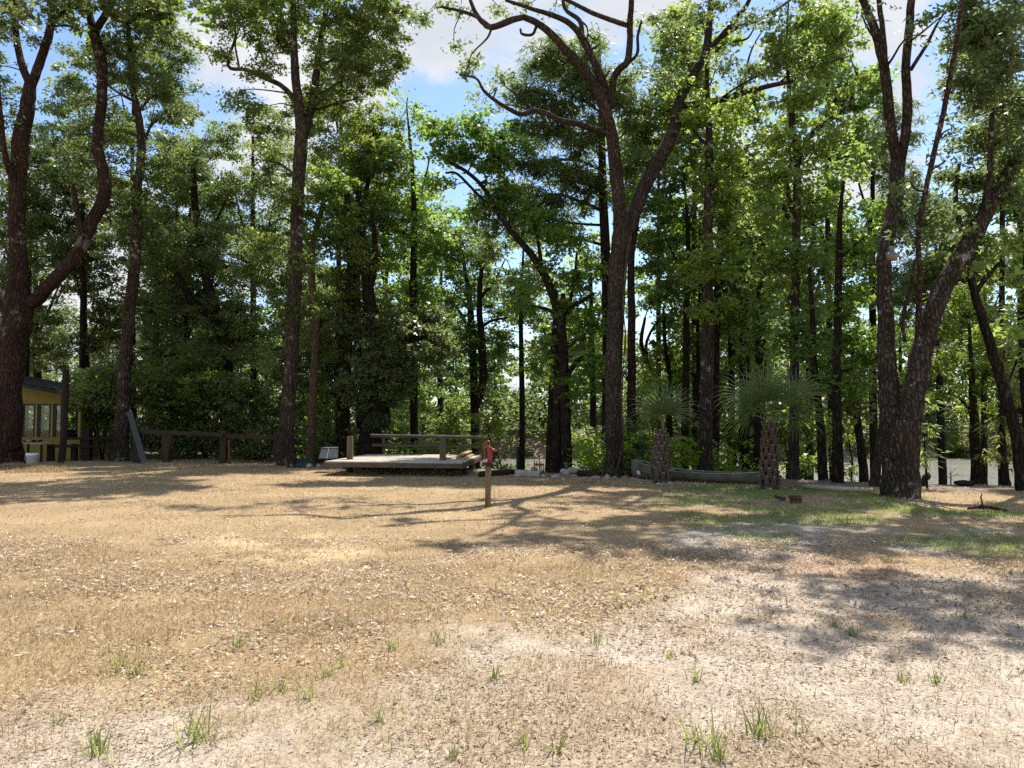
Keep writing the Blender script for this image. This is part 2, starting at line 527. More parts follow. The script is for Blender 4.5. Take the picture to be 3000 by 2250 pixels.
def single(name, me, mat, label, cat, group=None, smooth=False, base=None):
    """a thing that is one mesh: origin moved to its base"""
    n_ = len(me.vertices)
    co = np.empty(n_ * 3, np.float32)
    me.vertices.foreach_get('co', co)
    co = co.reshape(-1, 3)
    b = Vector((float(co[:, 0].mean()), float(co[:, 1].mean()), float(co[:, 2].min())))
    me.transform(Matrix.Translation(-b))
    o = put(name, me, mat, None, smooth)
    o.location = b
    return tag(o, label, cat, group)

class MB:
    def __init__(self):
        self.v, self.f = [], []

    def add(self, vs, fs):
        o = len(self.v)
        self.v += [tuple(p) for p in vs]
        self.f += [tuple(i + o for i in f) for f in fs]
        return self

    def box(self, c, s, M=None):
        x, y, z = s[0] / 2, s[1] / 2, s[2] / 2
        vs = [Vector((a, b, d)) for d in (-z, z) for a, b in ((-x, -y), (x, -y), (x, y), (-x, y))]
        if M is not None:
            vs = [M @ p for p in vs]
        c = Vector(c)
        return self.add([p + c for p in vs], [(3, 2, 1, 0), (4, 5, 6, 7), (0, 1, 5, 4), (1, 2, 6, 5), (2, 3, 7, 6), (3, 0, 4, 7)])

    def beam(self, a, b, w, h, up=Vector((0, 0, 1))):
        """a squared timber from a to b, w across, h along up"""
        a, b = Vector(a), Vector(b)
        d = (b - a).normalized()
        s = d.cross(up).normalized()
        u = s.cross(d).normalized()
        M = Matrix((s, d, u)).transposed()
        return self.box((a + b) / 2, (w, (b - a).length, h), M)

    def tube(self, pts, rads, n=8, cap=True, lobes=None):
        pts = [Vector(p) for p in pts]
        t0 = (pts[1] - pts[0]).normalized()
        ref = Vector((1, 0, 0)) if abs(t0.x) < 0.8 else Vector((0, 1, 0))
        s = t0.cross(ref).normalized()
        rings = []
        for i, p in enumerate(pts):
            t = (pts[min(i + 1, len(pts) - 1)] - pts[max(i - 1, 0)]).normalized()
            s = (s - t * s.dot(t)).normalized()
            u = t.cross(s)
            ring = []
            for k in range(n):
                a = 2 * math.pi * k / n
                r = rads[i] * (lobes(a, i) if lobes else 1.0)
                ring.append(p + s * (r * math.cos(a)) + u * (r * math.sin(a)))
            rings.append(ring)
        vs = [q for r in rings for q in r]
        fs = []
        for i in range(len(pts) - 1):
            for k in range(n):
                k2 = (k + 1) % n
                fs.append((i * n + k, i * n + k2, (i + 1) * n + k2, (i + 1) * n + k))
        if cap:
            fs.append(tuple(range(n - 1, -1, -1)))
            fs.append(tuple((len(pts) - 1) * n + k for k in range(n)))
        return self.add(vs, fs)

    def lathe(self, c, prof, n=20):
        """prof: (radius, z) from bottom to top round c"""
        return self.tube([Vector(c) + Vector((0, 0, z)) for _, z in prof], [max(r, 1e-4) for r, _ in prof], n)

    def mesh(self, name, bevel=0.0, seg=1):
        me = bpy.data.meshes.new(name)
        me.from_pydata(self.v, [], self.f)
        if bevel:
            bm = bmesh.new()
            bm.from_mesh(me)
            bmesh.ops.bevel(bm, geom=bm.edges[:], offset=bevel, segments=seg, affect='EDGES', profile=0.6)
            bm.to_mesh(me)
            bm.free()
        me.update()
        return me

def spline(pts, k=5):
    """Catmull-Rom through the rows of pts"""
    a = np.array(pts, float)
    a = np.vstack([2 * a[0] - a[1], a, 2 * a[-1] - a[-2]])
    res = []
    for i in range(1, len(a) - 2):
        p0, p1, p2, p3 = a[i - 1:i + 3]
        for j in range(k):
            t = j / k
            res.append(0.5 * ((2 * p1) + (-p0 + p2) * t + (2 * p0 - 5 * p1 + 4 * p2 - p3) * t * t + (-p0 + 3 * p1 - 3 * p2 + p3) * t ** 3))
    res.append(a[-2])
    return np.array(res)

def rock_mesh(name, c, s, rnd, rz=0.0, npts=16):
    bm = bmesh.new()
    for _ in range(npts):
        d = Vector((rnd.gauss(0, 1), rnd.gauss(0, 1), rnd.gauss(0, 1))).normalized() * rnd.uniform(0.85, 1.0)
        bm.verts.new((d.x * s[0], d.y * s[1], d.z * s[2]))
    r = bmesh.ops.convex_hull(bm, input=bm.verts[:])
    junk = [e for e in r['geom_interior'] if isinstance(e, bmesh.types.BMVert)]
    if junk:
        bmesh.ops.delete(bm, geom=junk, context='VERTS')
    bmesh.ops.bevel(bm, geom=bm.edges[:], offset=min(s) * 0.12, segments=1, affect='EDGES')
    me = bpy.data.meshes.new(name)
    bm.to_mesh(me)
    bm.free()
    me.transform(Matrix.Translation(c) @ Matrix.Rotation(rz, 4, 'Z'))
    return me

# ------------------------------------------------------------------ ground and water
def axis(parts):
    a = []
    for lo, hi, st in parts:
        a += list(np.arange(lo, hi - 1e-6, st))
    a.append(parts[-1][1])
    return np.array(a)

gx = axis([(-700, -100, 60), (-100, -30, 5), (-30, -9, 0.7), (-9, 12, 0.22), (12, 30, 0.7), (30, 100, 5), (100, 700, 60)])
gy = axis([(-60, -4, 4), (-4, 2.5, 0.5), (2.5, 17, 0.2), (17, 42, 0.4), (42, 54, 1.5), (54, 80, 1.0), (80, 200, 10), (200, 900, 70)])
X, Y = np.meshgrid(gx, gy)
Z = height(X, Y)
nx, ny = len(gx), len(gy)
idx = np.arange(nx * ny).reshape(ny, nx)
fc = np.stack([idx[:-1, :-1], idx[:-1, 1:], idx[1:, 1:], idx[1:, :-1]], -1).reshape(-1, 4)
me = mesh_np('ground', np.stack([X, Y, Z], -1).reshape(-1, 3), fc)
zs = zones(X.ravel(), Y.ravel())
for nm, val in zip(('sand', 'green', 'grey', 'rust', 'bank', 'ysand'), zs):
    a = me.attributes.new(nm, 'FLOAT', 'POINT')
    a.data.foreach_set('value', val.astype(np.float32))
a = me.attributes.new('wood', 'FLOAT', 'POINT')
a.data.foreach_set('value', sstep(57, 64, Y.ravel()).astype(np.float32))
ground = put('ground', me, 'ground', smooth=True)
ground['kind'] = 'structure'

mb = MB()
mb.add([(-400, 15, WATER_Z), (400, 15, WATER_Z), (400, 75, WATER_Z), (-400, 75, WATER_Z)], [(0, 1, 2, 3)])
river = put('river', mb.mesh('river'), 'water')
river['kind'] = 'structure'

# ------------------------------------------------------------------ yellow cabin at the left
def at(px, py, D):
    return P(px, py, D)

CD = 31.0                                     # its front wall stands this far out
cs = CD / F
cab = thing('cabin', 'small yellow wooden cabin with a row of windows behind the big left tree', 'cabin', (-20.6, CD, hz(-20.6, CD)))
x0, x1 = -23.6, P(233, 1300, CD).x            # left end is hidden by the oak
zb, zsill, zhead = -0.08, P(0, 1281, CD).z, P(0, 1183, CD).z
dep = 3.6
def roofz(x):                                 # shed roof that falls to the right
    return np.interp(x, [P(66, 0, CD).x, P(232, 0, CD).x], [P(66, 1126, CD).z, P(232, 1160, CD).z]) if x > P(66, 0, CD).x else P(66, 1126, CD).z + (P(66, 0, CD).x - x) * 0.21
def wall_panel(nm, xa, xb, za0, zb0, zb1, y, th=0.09, mat='yellow_paint', par=cab):
    mb = MB()
    vs = [(xa, y, za0), (xb, y, za0), (xb, y, zb1), (xa, y, zb0), (xa, y + th, za0), (xb, y + th, za0), (xb, y + th, zb1), (xa, y + th, zb0)]
    mb.add(vs, [(0, 1, 2, 3), (5, 4, 7, 6), (1, 5, 6, 2), (4, 0, 3, 7), (3, 2, 6, 7), (4, 5, 1, 0)])
    return put(nm, mb.mesh(nm), mat, par)
wall_panel('wall', x0, x1, zb, zsill, zsill, CD)
wall_panel('wall', x0, x1, zhead, roofz(x0), roofz(x1), CD)
wall_panel('wall', x0, x1, zb, zsill, zsill, CD + dep)
wall_panel('wall', x0, x1, zhead, roofz(x0), roofz(x1), CD + dep)
edges = [x0] + [P(q, 0, CD).x for q in (58, 97, 143, 188, 226)]
for q in (58, 97, 143, 188, 226):
    xx = P(q, 0, CD).x
    put('mullion', MB().box((xx, CD + 0.045, (zsill + zhead) / 2), (0.075, 0.11, zhead - zsill)).mesh('mullion', 0.008), 'yellow_trim', cab)
    put('mullion', MB().box((xx + 0.25, CD + dep + 0.045, (zsill + zhead) / 2), (0.075, 0.11, zhead - zsill)).mesh('mullion', 0.008), 'yellow_trim', cab)
for a_, b_ in zip(edges[:-1], edges[1:]):
    w = MB()
    lo, hi = a_ + 0.04, b_ - 0.04
    for xx in (lo + 0.05, hi - 0.05):
        w.box((xx, CD + 0.06, (zsill + zhead) / 2), (0.10, 0.04, zhead - zsill - 0.004))
    w.box(((lo + hi) / 2, CD + 0.06, zhead - 0.03), (hi - lo - 0.2, 0.04, 0.05))
    wo = put('window', w.mesh('window'), 'dark_frame', cab)
    put('pane', MB().box(((lo + hi) / 2, CD + 0.065, (zsill + zhead) / 2), (hi - lo - 0.2, 0.006, zhead - zsill - 0.02)).mesh('pane'), 'glass', wo)
for s_ in (x0 + 0.05, x1 - 0.05):             # end walls, open above the sill on the right
    put('wall', MB().box((s_, CD + dep / 2 + 0.045, (zb + zsill) / 2), (0.08, dep - 0.1, zsill - zb)).mesh('wall'), 'yellow_paint', cab)
    put('wall', MB().box((s_, CD + dep / 2 + 0.045, (zhead + roofz(s_)) / 2), (0.08, dep - 0.1, roofz(s_) - zhead - 0.02)).mesh('wall'), 'yellow_paint', cab)
put('corner_post', MB().box((x1 - 0.02, CD + 0.03, (zsill + zhead) / 2), (0.1, 0.13, zhead - zsill)).mesh('corner_post', 0.008), 'yellow_trim', cab)
put('corner_post', MB().box((x1 - 0.02, CD + dep, (zsill + zhead) / 2), (0.1, 0.13, zhead - zsill)).mesh('corner_post', 0.008), 'yellow_trim', cab)
put('floor', MB().box(((x0 + x1) / 2, CD + dep / 2 + 0.04, zb + 0.2), (x1 - x0 - 0.2, dep - 0.2, 0.08)).mesh('floor'), 'dark_wood', cab)
put('counter', MB().box(((x0 + x1) / 2 + 1.0, CD + 1.6, zsill + 0.12), (2.2, 0.6, 0.35)).mesh('counter', 0.01), 'dark_wood', cab)
xr0, xr1 = x0 - 0.4, x1 + 0.55
rz0, rz1 = roofz(x0) + 0.04 + 0.4 * 0.21, roofz(x1) + 0.04 - 0.12
mb = MB()
N = 46
top, bot = [], []
for i in range(N + 1):
    t = i / N
    xx, zz = xr0 + (xr1 - xr0) * t, rz0 + (rz1 - rz0) * t
    top.append((xx, zz + 0.10 + (0.018 if i % 2 else 0)))
    bot.append((xx, zz + 0.07 + (0.018 if i % 2 else 0)))
for y_ in (CD - 0.55, CD + dep + 0.55):
    for xx, zz in top + bot:
        mb.v.append((xx, y_, zz))
n1 = N + 1
for i in range(N):
    mb.f += [(i, i + 1, 2 * n1 + i + 1, 2 * n1 + i), (n1 + i + 1, n1 + i, 3 * n1 + i, 3 * n1 + i + 1), (n1 + i, n1 + i + 1, i + 1, i), (2 * n1 + i, 2 * n1 + i + 1, 3 * n1 + i + 1, 3 * n1 + i)]
put('roof', mb.mesh('roof'), 'roof_metal', cab)
put('fascia', MB().beam((xr0, CD - 0.5, rz0 - 0.02), (xr1, CD - 0.5, rz1 - 0.02), 0.03, 0.16).mesh('fascia'), 'roof_metal', cab)
put('eave_trim', MB().beam((x0, CD - 0.03, roofz(x0) - 0.08), (x1, CD - 0.03, roofz(x1) - 0.08), 0.04, 0.13).mesh('eave_trim'), 'yellow_trim', cab)

# plank table with clutter in front of it
tb = thing('work_table', 'low plank table under odd scraps in front of the yellow cabin', 'table', G(95, 1352).to_tuple())
TD = 28.9
ta, tbp = P(64, 1298, TD), P(141, 1300, TD)
put('top', MB().beam(ta, tbp, 0.6, 0.05).mesh('top', 0.006), 'log_pale', tb)
for xx in (ta.x + 0.12, tbp.x - 0.12):
    for yy in (TD - 0.2, TD + 0.2):
        g = hz(xx, yy)
        put('leg', MB().beam((xx, yy, g), (xx, yy, ta.z - 0.03), 0.06, 0.06, Vector((0, 1, 0))).mesh('leg'), 'dark_wood', tb)
rr = random.Random(5)
for i, (q, lab) in enumerate(((74, 'dark scrap of wood lying on the plank table, leftmost'), (86, 'pale rounded scrap in the middle of the plank table'), (100, 'dark crooked scrap of wood on the plank table, third from the left'), (118, 'dark scrap of wood lying on the plank table, rightmost'))):
    p = P(q, 1298, TD)
    single('wood_scrap', rock_mesh('wood_scrap', (p.x, p.y + rr.uniform(-.1, .1), ta.z + 0.025 + 0.055), (0.13, 0.12, 0.06), rr, rr.random() * 3), 'log_pale' if i == 1 else 'dark_wood', lab, 'scrap')

# white bucket
bp = G(94, 1364)
bk = thing('bucket', 'white plastic bucket standing in the straw beside the left tree', 'bucket', (bp.x, bp.y, hz(bp.x, bp.y)))
bz = hz(bp.x, bp.y)
r0 = 36 * bp.y / F / 2
hh = 36 * bp.y / F
prof = [(r0 * 0.8, 0), (r0 * 0.96, hh * 0.80), (r0 * 1.0, hh * 0.81), (r0 * 1.0, hh * 0.86), (r0 * 0.97, hh * 0.87), (r0 * 0.98, hh), (r0 * 0.93, hh), (r0 * 0.91, hh * 0.87), (r0 * 0.77, 0.02)]
put('body', MB().lathe((bp.x, bp.y, bz), prof, 28).mesh('body'), 'white_plastic', bk, True)
arc = [Vector((bp.x - r0 * 1.0 * math.cos(t), bp.y - 0.05 - r0 * .98 * math.sin(t), bz + hh * 0.80 - 0.16 * math.sin(t))) for t in np.linspace(0, math.pi, 14)]
put('handle', MB().tube(arc, [0.005] * 14, 6).mesh('handle'), 'steel', bk, True)

# tall dark pole before the cabin
pp = G(180, 1362)
pz = hz(pp.x, pp.y)
ptop = P(193, 1082, pp.y)
pts = spline([(pp.x, pp.y, pz - 0.1), (pp.x + 0.05, pp.y, 1.2), tuple(ptop)], 6)
single('pole', MB().tube(pts, [0.115] * len(pts), 9, True, lambda a, i: 1 + 0.06 * math.sin(3 * a + i)).mesh('pole'), 'dark_wood', 'tall dark wooden pole standing in front of the yellow cabin', 'pole')

# ------------------------------------------------------------------ fences
FD = 28.0
fa = thing('rail_fence', 'low weathered fence with one top rail between the two near oaks', 'fence', (P(580, 0, FD).x, FD, hz(P(580, 0, FD).x, FD)))
for q, yt, w in ((402, 1266, 20), (487, 1270, 21), (655, 1262, 19), (812, 1272, 20)):
    b, t = P(q, 1350, FD), P(q + 2, yt, FD)
    g = hz(b.x, FD)
    put('post', MB().beam((b.x, FD, g - 0.1), (t.x, FD, t.z), w * FD / F, w * FD / F, Vector((0, 1, 0))).mesh('post', 0.012), 'fence_wood', fa)
for (qa, ya), (qb, yb) in (((405, 1264), (655, 1274)), ((664, 1277), (812, 1283))):
    a_, b_ = P(qa, ya, FD - 0.17), P(qb, yb, FD - 0.17)
    put('rail', MB().beam(a_, b_, 0.06, 0.15).mesh('rail', 0.008), 'fence_wood', fa)
rp = P(672, 1362, FD - 0.35)
g = hz(rp.x, rp.y)
single('pipe', MB().tube([(rp.x, rp.y, g - 0.05), (rp.x - 0.03, rp.y, P(0, 1288, FD).z)], [0.045, 0.045], 8).mesh('pipe'), 'rusty_metal', 'rust red pipe standing against a fence post', 'pipe')

FB = 29.4
fb = thing('rail_fence', 'short dark fence with two rails in front of the right end of the cabin', 'fence', (P(260, 0, FB).x, FB, hz(P(260, 0, FB).x, FB)))
for q, yt, w in ((150, 1302, 15), (218, 1300, 15), (256, 1254, 22), (332, 1258, 20)):
    b, t = P(q, 1350, FB), P(q, yt, FB)
    g = hz(b.x, FB)
    put('post', MB().beam((b.x, FB, g - 0.1), (t.x, FB, t.z), w * FB / F, w * FB / F, Vector((0, 1, 0))).mesh('post', 0.012), 'dark_wood', fb)
for qa, qb, yy in ((192, 345, 1284), (148, 345, 1307)):
    put('rail', MB().beam(P(qa, yy, FB - 0.18), P(qb, yy + 1, FB - 0.18), 0.06, 0.10).mesh('rail', 0.008), 'dark_wood', fb)

# plank that leans on the oak
pa, pb = P(424, 1362, 27.3), P(379, 1206, 27.9)
pa.z = hz(pa.x, pa.y) - 0.02
single('plank', MB().beam(pa, pb, 0.20, 0.04, Vector((0.1, -1, 0.3))).mesh('plank', 0.004), 'plank_grey', 'grey weathered plank leaning against the oak beside the fence', 'plank')

# ------------------------------------------------------------------ wooden deck
DZ = 0.40
A = G(952, 1351, DZ); B = G(1353, 1355, DZ); C_ = G(1413, 1332, DZ); D_ = G(1076, 1331, DZ)
A.z = B.z = C_.z = D_.z = 0
deck = thing('deck', 'low wooden deck with a back railing at the edge of the river bank', 'deck', ((A + B + C_ + D_) / 4))
NB = 33
for i in range(NB):
    t0, t1 = i / NB, (i + 1) / NB - 0.0013 * 1.0
    a0, b0 = A.lerp(D_, t0), B.lerp(C_, t0)
    a1, b1 = A.lerp(D_, t1), B.lerp(C_, t1)
    dz = random.uniform(-0.004, 0.004)
    zt = DZ + dz
    vs = [(p.x, p.y, zt - 0.03) for p in (a0, b0, b1, a1)] + [(p.x, p.y, zt) for p in (a0, b0, b1, a1)]
    e = 0.012 * random.random()
    mbx = MB().add(vs, [(3, 2, 1, 0), (4, 5, 6, 7), (0, 1, 5, 4), (1, 2, 6, 5), (2, 3, 7, 6), (3, 0, 4, 7)])
    put('deck_board', mbx.mesh('deck_board'), 'deck_wood', deck)
zf = DZ - 0.045
put('fascia', MB().beam(A + Vector((-.02, -.025, zf - 0.05)), B + Vector((.02, -.025, zf - 0.05)), 0.04, 0.13).mesh('fascia', 0.004), 'rail_wood', deck)
put('fascia', MB().beam(B + Vector((.03, 0, zf - 0.05)), C_ + Vector((.03, 0, zf - 0.05)), 0.04, 0.13).mesh('fascia', 0.004), 'rail_wood', deck)
put('fascia', MB().beam(A + Vector((-.03, 0.02, zf - 0.05)), D_ + Vector((-.03, 0, zf - 0.05)), 0.04, 0.13).mesh('fascia', 0.004), 'rail_wood', deck)
for t in (0.16, 0.5, 0.93):
    a0, b0 = A.lerp(D_, t), B.lerp(C_, t)
    put('beam', MB().beam(a0.lerp(b0, 0.09) + Vector((0, 0, DZ - 0.145)), b0.lerp(a0, 0.02) + Vector((0, 0, DZ - 0.145)), 0.09, 0.16).mesh('beam', 0.004), 'dark_wood', deck)
def post(p, ztop, w, mat='post_wood', nm='post'):
    g = hz(p.x, p.y)
    return put(nm, MB().beam((p.x, p.y, g - 0.15), (p.x, p.y, ztop), w, w, Vector((0, 1, 0))).mesh(nm, 0.012), mat, deck)
p = P(1025, 1350, 22.6); post(p, P(1025, 1278, 22.6).z, 0.165)
p = P(1297, 1350, 22.05); post(p, P(1297, 1281, 22.05).z, 0.175)
for t in (0.2, 0.5, 0.85):
    for s in (0.12, 0.98):
        q = A.lerp(D_, t).lerp(B.lerp(C_, t), s)
        post(q, DZ - 0.1, 0.12, 'dark_wood', 'pile')
RD = 27.2
def rail(pa, ya, pb, yb, w, h, nm, dd=0.0):
    put(nm, MB().beam(P(pa, ya, RD + dd), P(pb, yb, RD - 0.15 + dd), w, h).mesh(nm, 0.004), 'rail_wood', deck)
rail(1086, 1277, 1412, 1283, 0.045, 0.09, 'top_rail', -0.03)
put('cap_rail', MB().beam(P(1086, 1272.5, RD), P(1413, 1278, RD - 0.15), 0.16, 0.035).mesh('cap_rail', 0.004), 'deck_wood', deck)
rail(1090, 1304, 1409, 1309, 0.04, 0.09, 'mid_rail', -0.05)
for q, w in ((1124, 0.085), (1245, 0.085), (1358, 0.115), (1405, 0.10)):
    p = P(q, 1330, RD + 0.04)
    put('baluster', MB().beam((p.x, p.y, DZ - 0.15), (p.x, p.y, P(q, 1276.5, RD).z), w, 0.09, Vector((0, 1, 0))).mesh('baluster', 0.005), 'post_wood', deck)
# timber that lies on and under the deck
for i, (qa, ya, qb, yb, da, db, lab) in enumerate((
        (1346, 0, 1374, 0, 22.4, 25.2, 'pale board on the right corner of the deck, left of the lowest layer'),
        (1361, 0, 1386, 0, 22.3, 25.0, 'pale board on the right corner of the deck, right of the lowest layer'),
        (1349, 1, 1376, 1, 22.5, 25.2, 'pale board on the right corner of the deck, in the middle layer'),
        (1356, 2, 1381, 2, 22.4, 25.1, 'pale board on top of the stack on the right corner of the deck'))):
    zz = DZ + 0.0085 + 0.024 + 0.052 * ya
    a_, b_ = P(qa, 0, da), P(qb, 0, db)
    a_.z = b_.z = zz
    single('board', MB().beam(a_, b_, 0.135, 0.048).mesh('board', 0.004), 'plank_new', lab, 'board', 'boards stacked on the deck')
a_, b_ = P(1312, 0, 22.6), P(1338, 0, 24.4)
a_.z = b_.z = DZ + 0.0085 + 0.012
single('board', MB().beam(a_, b_, 0.20, 0.024).mesh('board', 0.003), 'plank_new', 'thin tan board lying flat on the deck beside the front post', 'board')
a_, b_ = G(1170, 1384), G(1352, 1387)
for v_ in (a_, b_):
    v_.z = hz(v_.x, v_.y) + 0.05
single('timber', MB().beam(a_, b_, 0.14, 0.11).mesh('timber', 0.01), 'rail_wood', 'weathered timber lying on the ground under the front edge of the deck', 'timber')
a_, b_ = G(1005, 1375), G(1075, 1376)
for v_ in (a_, b_):
    v_.z = hz(v_.x, v_.y) + 0.06
single('timber', MB().beam(a_, b_, 0.16, 0.13).mesh('timber', 0.01), 'rail_wood', 'short weathered timber lying under the left front of the deck', 'timber')

# galvanised box on the deck
bx = thing('metal_box', 'galvanised metal box with a sloping side on the left corner of the deck', 'box', (P(975, 0, 23.2).x, 23.2, DZ))
xl, xm, xr_ = P(954, 0, 23.0).x, P(979, 0, 23.0).x, P(999, 0, 23.0).x
zt, yb0, yb1 = DZ + 0.30, 22.75, 23.3
z0 = DZ + 0.009
vs = [(xl, yb0, z0), (xr_, yb0, z0), (xr_, yb1, z0), (xl, yb1, z0), (xl + 0.10, yb0 + 0.03, zt), (xr_, yb0 + 0.03, zt + 0.005), (xr_, yb1, zt + 0.005), (xl + 0.10, yb1, zt)]
put('body', MB().add(vs, [(3, 2, 1, 0), (4, 5, 6, 7), (0, 1, 5, 4), (1, 2, 6, 5), (2, 3, 7, 6), (3, 0, 4, 7)]).mesh('body', 0.008), 'galvanised', bx)
put('lid', MB().box(((xl + .1 + xr_) / 2, (yb0 + yb1) / 2, zt + 0.02), (xr_ - xl - 0.08, yb1 - yb0, 0.02)).mesh('lid', 0.005), 'galvanised', bx)
put('seam', MB().beam((xm, yb0 - 0.004, z0), (xm + 0.05, yb0 + 0.025, zt), 0.02, 0.012, Vector((0, 1, 0))).mesh('seam'), 'steel', bx)

# green tarp heap beside the big oak
tp = G(897, 1366)
rr = random.Random(3)
mb = MB()
NU, NV = 22, 12
for j in range(NV + 1):
    for i in range(NU + 1):
        u, v_ = i / NU, j / NV
        xx = tp.x - 0.40 + 0.75 * u
        yy = tp.y - 0.30 + 0.6 * v_
        hh_ = 0.30 * (math.sin(math.pi * v_) ** 0.6) * (math.sin(math.pi * min(1, u * 1.02)) ** 0.45) * (1.0 - 0.35 * u)
        hh_ += 0.03 * math.sin(9 * u + 5 * v_) * math.sin(math.pi * v_) * math.sin(math.pi * u) + 0.02 * float(vnoise(np.array([xx]), np.array([yy]), 0.09, 4)[0]) * (hh_ > 0.02)
        mb.v.append((xx, yy, hz(xx, yy) + hh_))
for j in range(NV):
    for i in range(NU):
        k = j * (NU + 1) + i
        mb.f.append((k, k + 1, k + NU + 2, k + NU + 1))
tarp = single('tarp', mb.mesh('tarp'), 'tarp_green', 'crumpled dark green tarp heaped beside the tall oak', 'tarp', smooth=True)
tarp.modifiers.new('thickness', 'SOLIDIFY').thickness = 0.006
rr = random.Random(8)
for q, yy, s, m_, lab in ((908, 1370, (0.15, 0.12, 0.10), 'pink_stone', 'pinkish broken block leaning on the green tarp'),
                          (932, 1371, (0.11, 0.09, 0.09), 'pink_stone', 'small pinkish block between the tarp and the deck'),
                          (958, 1371, (0.11, 0.10, 0.08), 'stone', 'grey brown stone under the left end of the deck')):
    g = G(q, yy)
    single('stone_block', rock_mesh('stone_block', (g.x, g.y, hz(g.x, g.y) + s[2] * 0.6), s, rr, rr.random() * 3), m_, lab, 'stone')

# ------------------------------------------------------------------ hand pump on its post
pb_ = G(1430, 1487)
PZ = hz(pb_.x, pb_.y)
u_ = pb_.y / F * 0.1446            # one pixel of the close-up in metres
def pm(x, y, dy=0.0):
    return Vector((pb_.x + (x - 357) * u_, pb_.y + dy, PZ + (1505 - y) * u_))
pump = thing('hand_pump', 'red cast iron hand pump on a round wooden post in the dry lawn', 'pump', (pb_.x, pb_.y, PZ))
put('post', MB().tube([pm(352, 1560), pm(353, 1200), pm(358, 900), pm(361, 655)], [59 * u_, 58 * u_, 60 * u_, 59 * u_], 20, True, lambda a, i: 1 + 0.02 * math.sin(3 * a + i)).mesh('post'), 'pump_post_wood', pump, True)
mb = MB().tube([pm(352, 660), pm(352, 640), pm(355, 606)], [100 * u_, 112 * u_, 104 * u_], 11, True, lambda a, i: 1 + 0.07 * math.sin(4 * a + 2 * i) + 0.04 * math.sin(9 * a))
put('plate', mb.mesh('plate'), 'fence_wood', pump)
prof = [(62, 604), (62, 590), (40, 582), (38, 560), (52, 552), (54, 540), (47, 530), (46, 440), (50, 360), (57, 318), (60, 312), (60, 292), (52, 288), (50, 292)]
put('body', MB().lathe((pm(388, 0).x, pb_.y, PZ), [(r * u_, (1505 - y) * u_) for r, y in prof], 24).mesh('body'), 'red_paint', pump, True)
for a_ in (0.5, 2.1, 3.7, 5.3):
    c0 = pm(388, 588) + Vector((math.cos(a_), math.sin(a_), 0)) * 50 * u_
    put('bolt', MB().tube([c0, c0 + Vector((0, 0, 0.02))], [0.008, 0.008], 6).mesh('bolt'), 'rusty_metal', pump)
sp_pts = spline([tuple(pm(425, 350)), tuple(pm(465, 352)), tuple(pm(500, 368)), tuple(pm(516, 392))], 4)
put('spout', MB().tube(sp_pts, list(np.linspace(34, 17, len(sp_pts)) * u_), 12).mesh('spout'), 'red_paint', pump, True)
tip = pm(516, 366)
put('spout_lug', MB().tube([tip + Vector((-.012, 0, -.002)), tip + Vector((.006, 0, .022))], [0.012, 0.008], 8).mesh('spout_lug'), 'red_paint', pump, True)
br = spline([tuple(pm(352, 300)), tuple(pm(338, 262)), tuple(pm(318, 236))], 4)
put('fulcrum', MB().tube(br, [17 * u_] * len(br), 8).mesh('fulcrum'), 'red_paint', pump, True)
hp = spline([tuple(pm(396, 206)), tuple(pm(384, 186)), tuple(pm(352, 182)), tuple(pm(312, 200)), tuple(pm(286, 240)), tuple(pm(278, 300)), tuple(pm(284, 380)), tuple(pm(287, 460)), tuple(pm(284, 510)), tuple(pm(296, 545)), tuple(pm(322, 560))], 4)
hr = np.interp(np.linspace(0, 1, len(hp)), [0, 0.12, 0.3, 0.5, 0.75, 0.9, 1], [13, 17, 23, 20, 15, 13, 13]) * u_
put('handle', MB().tube(hp, list(hr), 10).mesh('handle'), 'red_paint', pump, True)
put('rod', MB().tube([pm(392, 210), pm(388, 292)], [0.006, 0.006], 8).mesh('rod'), 'steel', pump, True)
# ------------------------------------------------------------------ rubble along the bank
rr = random.Random(21)
def stone_at(px, py, sx, sy, sz, mat, label, group=None, rz=None, sink=0.25, lift=0.0, nm='stone'):
    g = G(px, py)
    k = g.y / F
    s = (sx * k, sy * k, sz * k)
    c = (g.x, g.y + s[1] * 0.4, hz(g.x, g.y) + s[2] * (1 - sink) + lift * k)
    return single(nm, rock_mesh(nm, c, s, rr, rr.uniform(-0.4, 0.4) if rz is None else rz), mat, label, 'stone', group)
# long slab, boulders
g = G(1545, 1398)
single('slab', MB().box((g.x, g.y + 0.3, hz(g.x, g.y) + 0.08), (0.68, 0.5, 0.15), Matrix.Rotation(0.06, 3, 'Y')).mesh('slab', 0.02), 'concrete', 'flat pale concrete slab lying on the bank right of the pump', 'slab')
for px, py, sx, sy, sz, m_, lab in (
        (1626, 1404, 14, 13, 10, 'stone', 'rounded grey stone in the dry weeds of the rubble heap'),
        (1655, 1393, 18, 14, 12, 'stone', 'pale boulder in front of the twin dark trunks'),
        (1680, 1388, 26, 15, 13, 'concrete', 'long pale broken slab tilted on the rubble heap'),
        (1743, 1404, 18, 12, 8, 'concrete', 'low flat grey block left of the big forked tree'),
        (1777, 1409, 13, 12, 14, 'stone', 'pointed grey stone at the left foot of the big forked tree'),
        (1590, 1389, 10, 8, 8, 'stone', 'small stone behind the slab on the rubble heap'),
        (1608, 1376, 13, 10, 9, 'pink_stone', 'tan rounded stone on top of the rubble heap beside the rusty frame'),
        (1580, 1372, 11, 9, 6, 'white_plastic', 'crumpled white scrap on top of the rubble heap'),
        (1564, 1386, 14, 10, 12, 'pink_stone', 'reddish brown lump under the white scrap'),
        (1510, 1399, 18, 10, 5, 'concrete', 'low flat stone at the left end of the rubble row')):
    stone_at(px, py, sx, sy, sz, m_, lab)
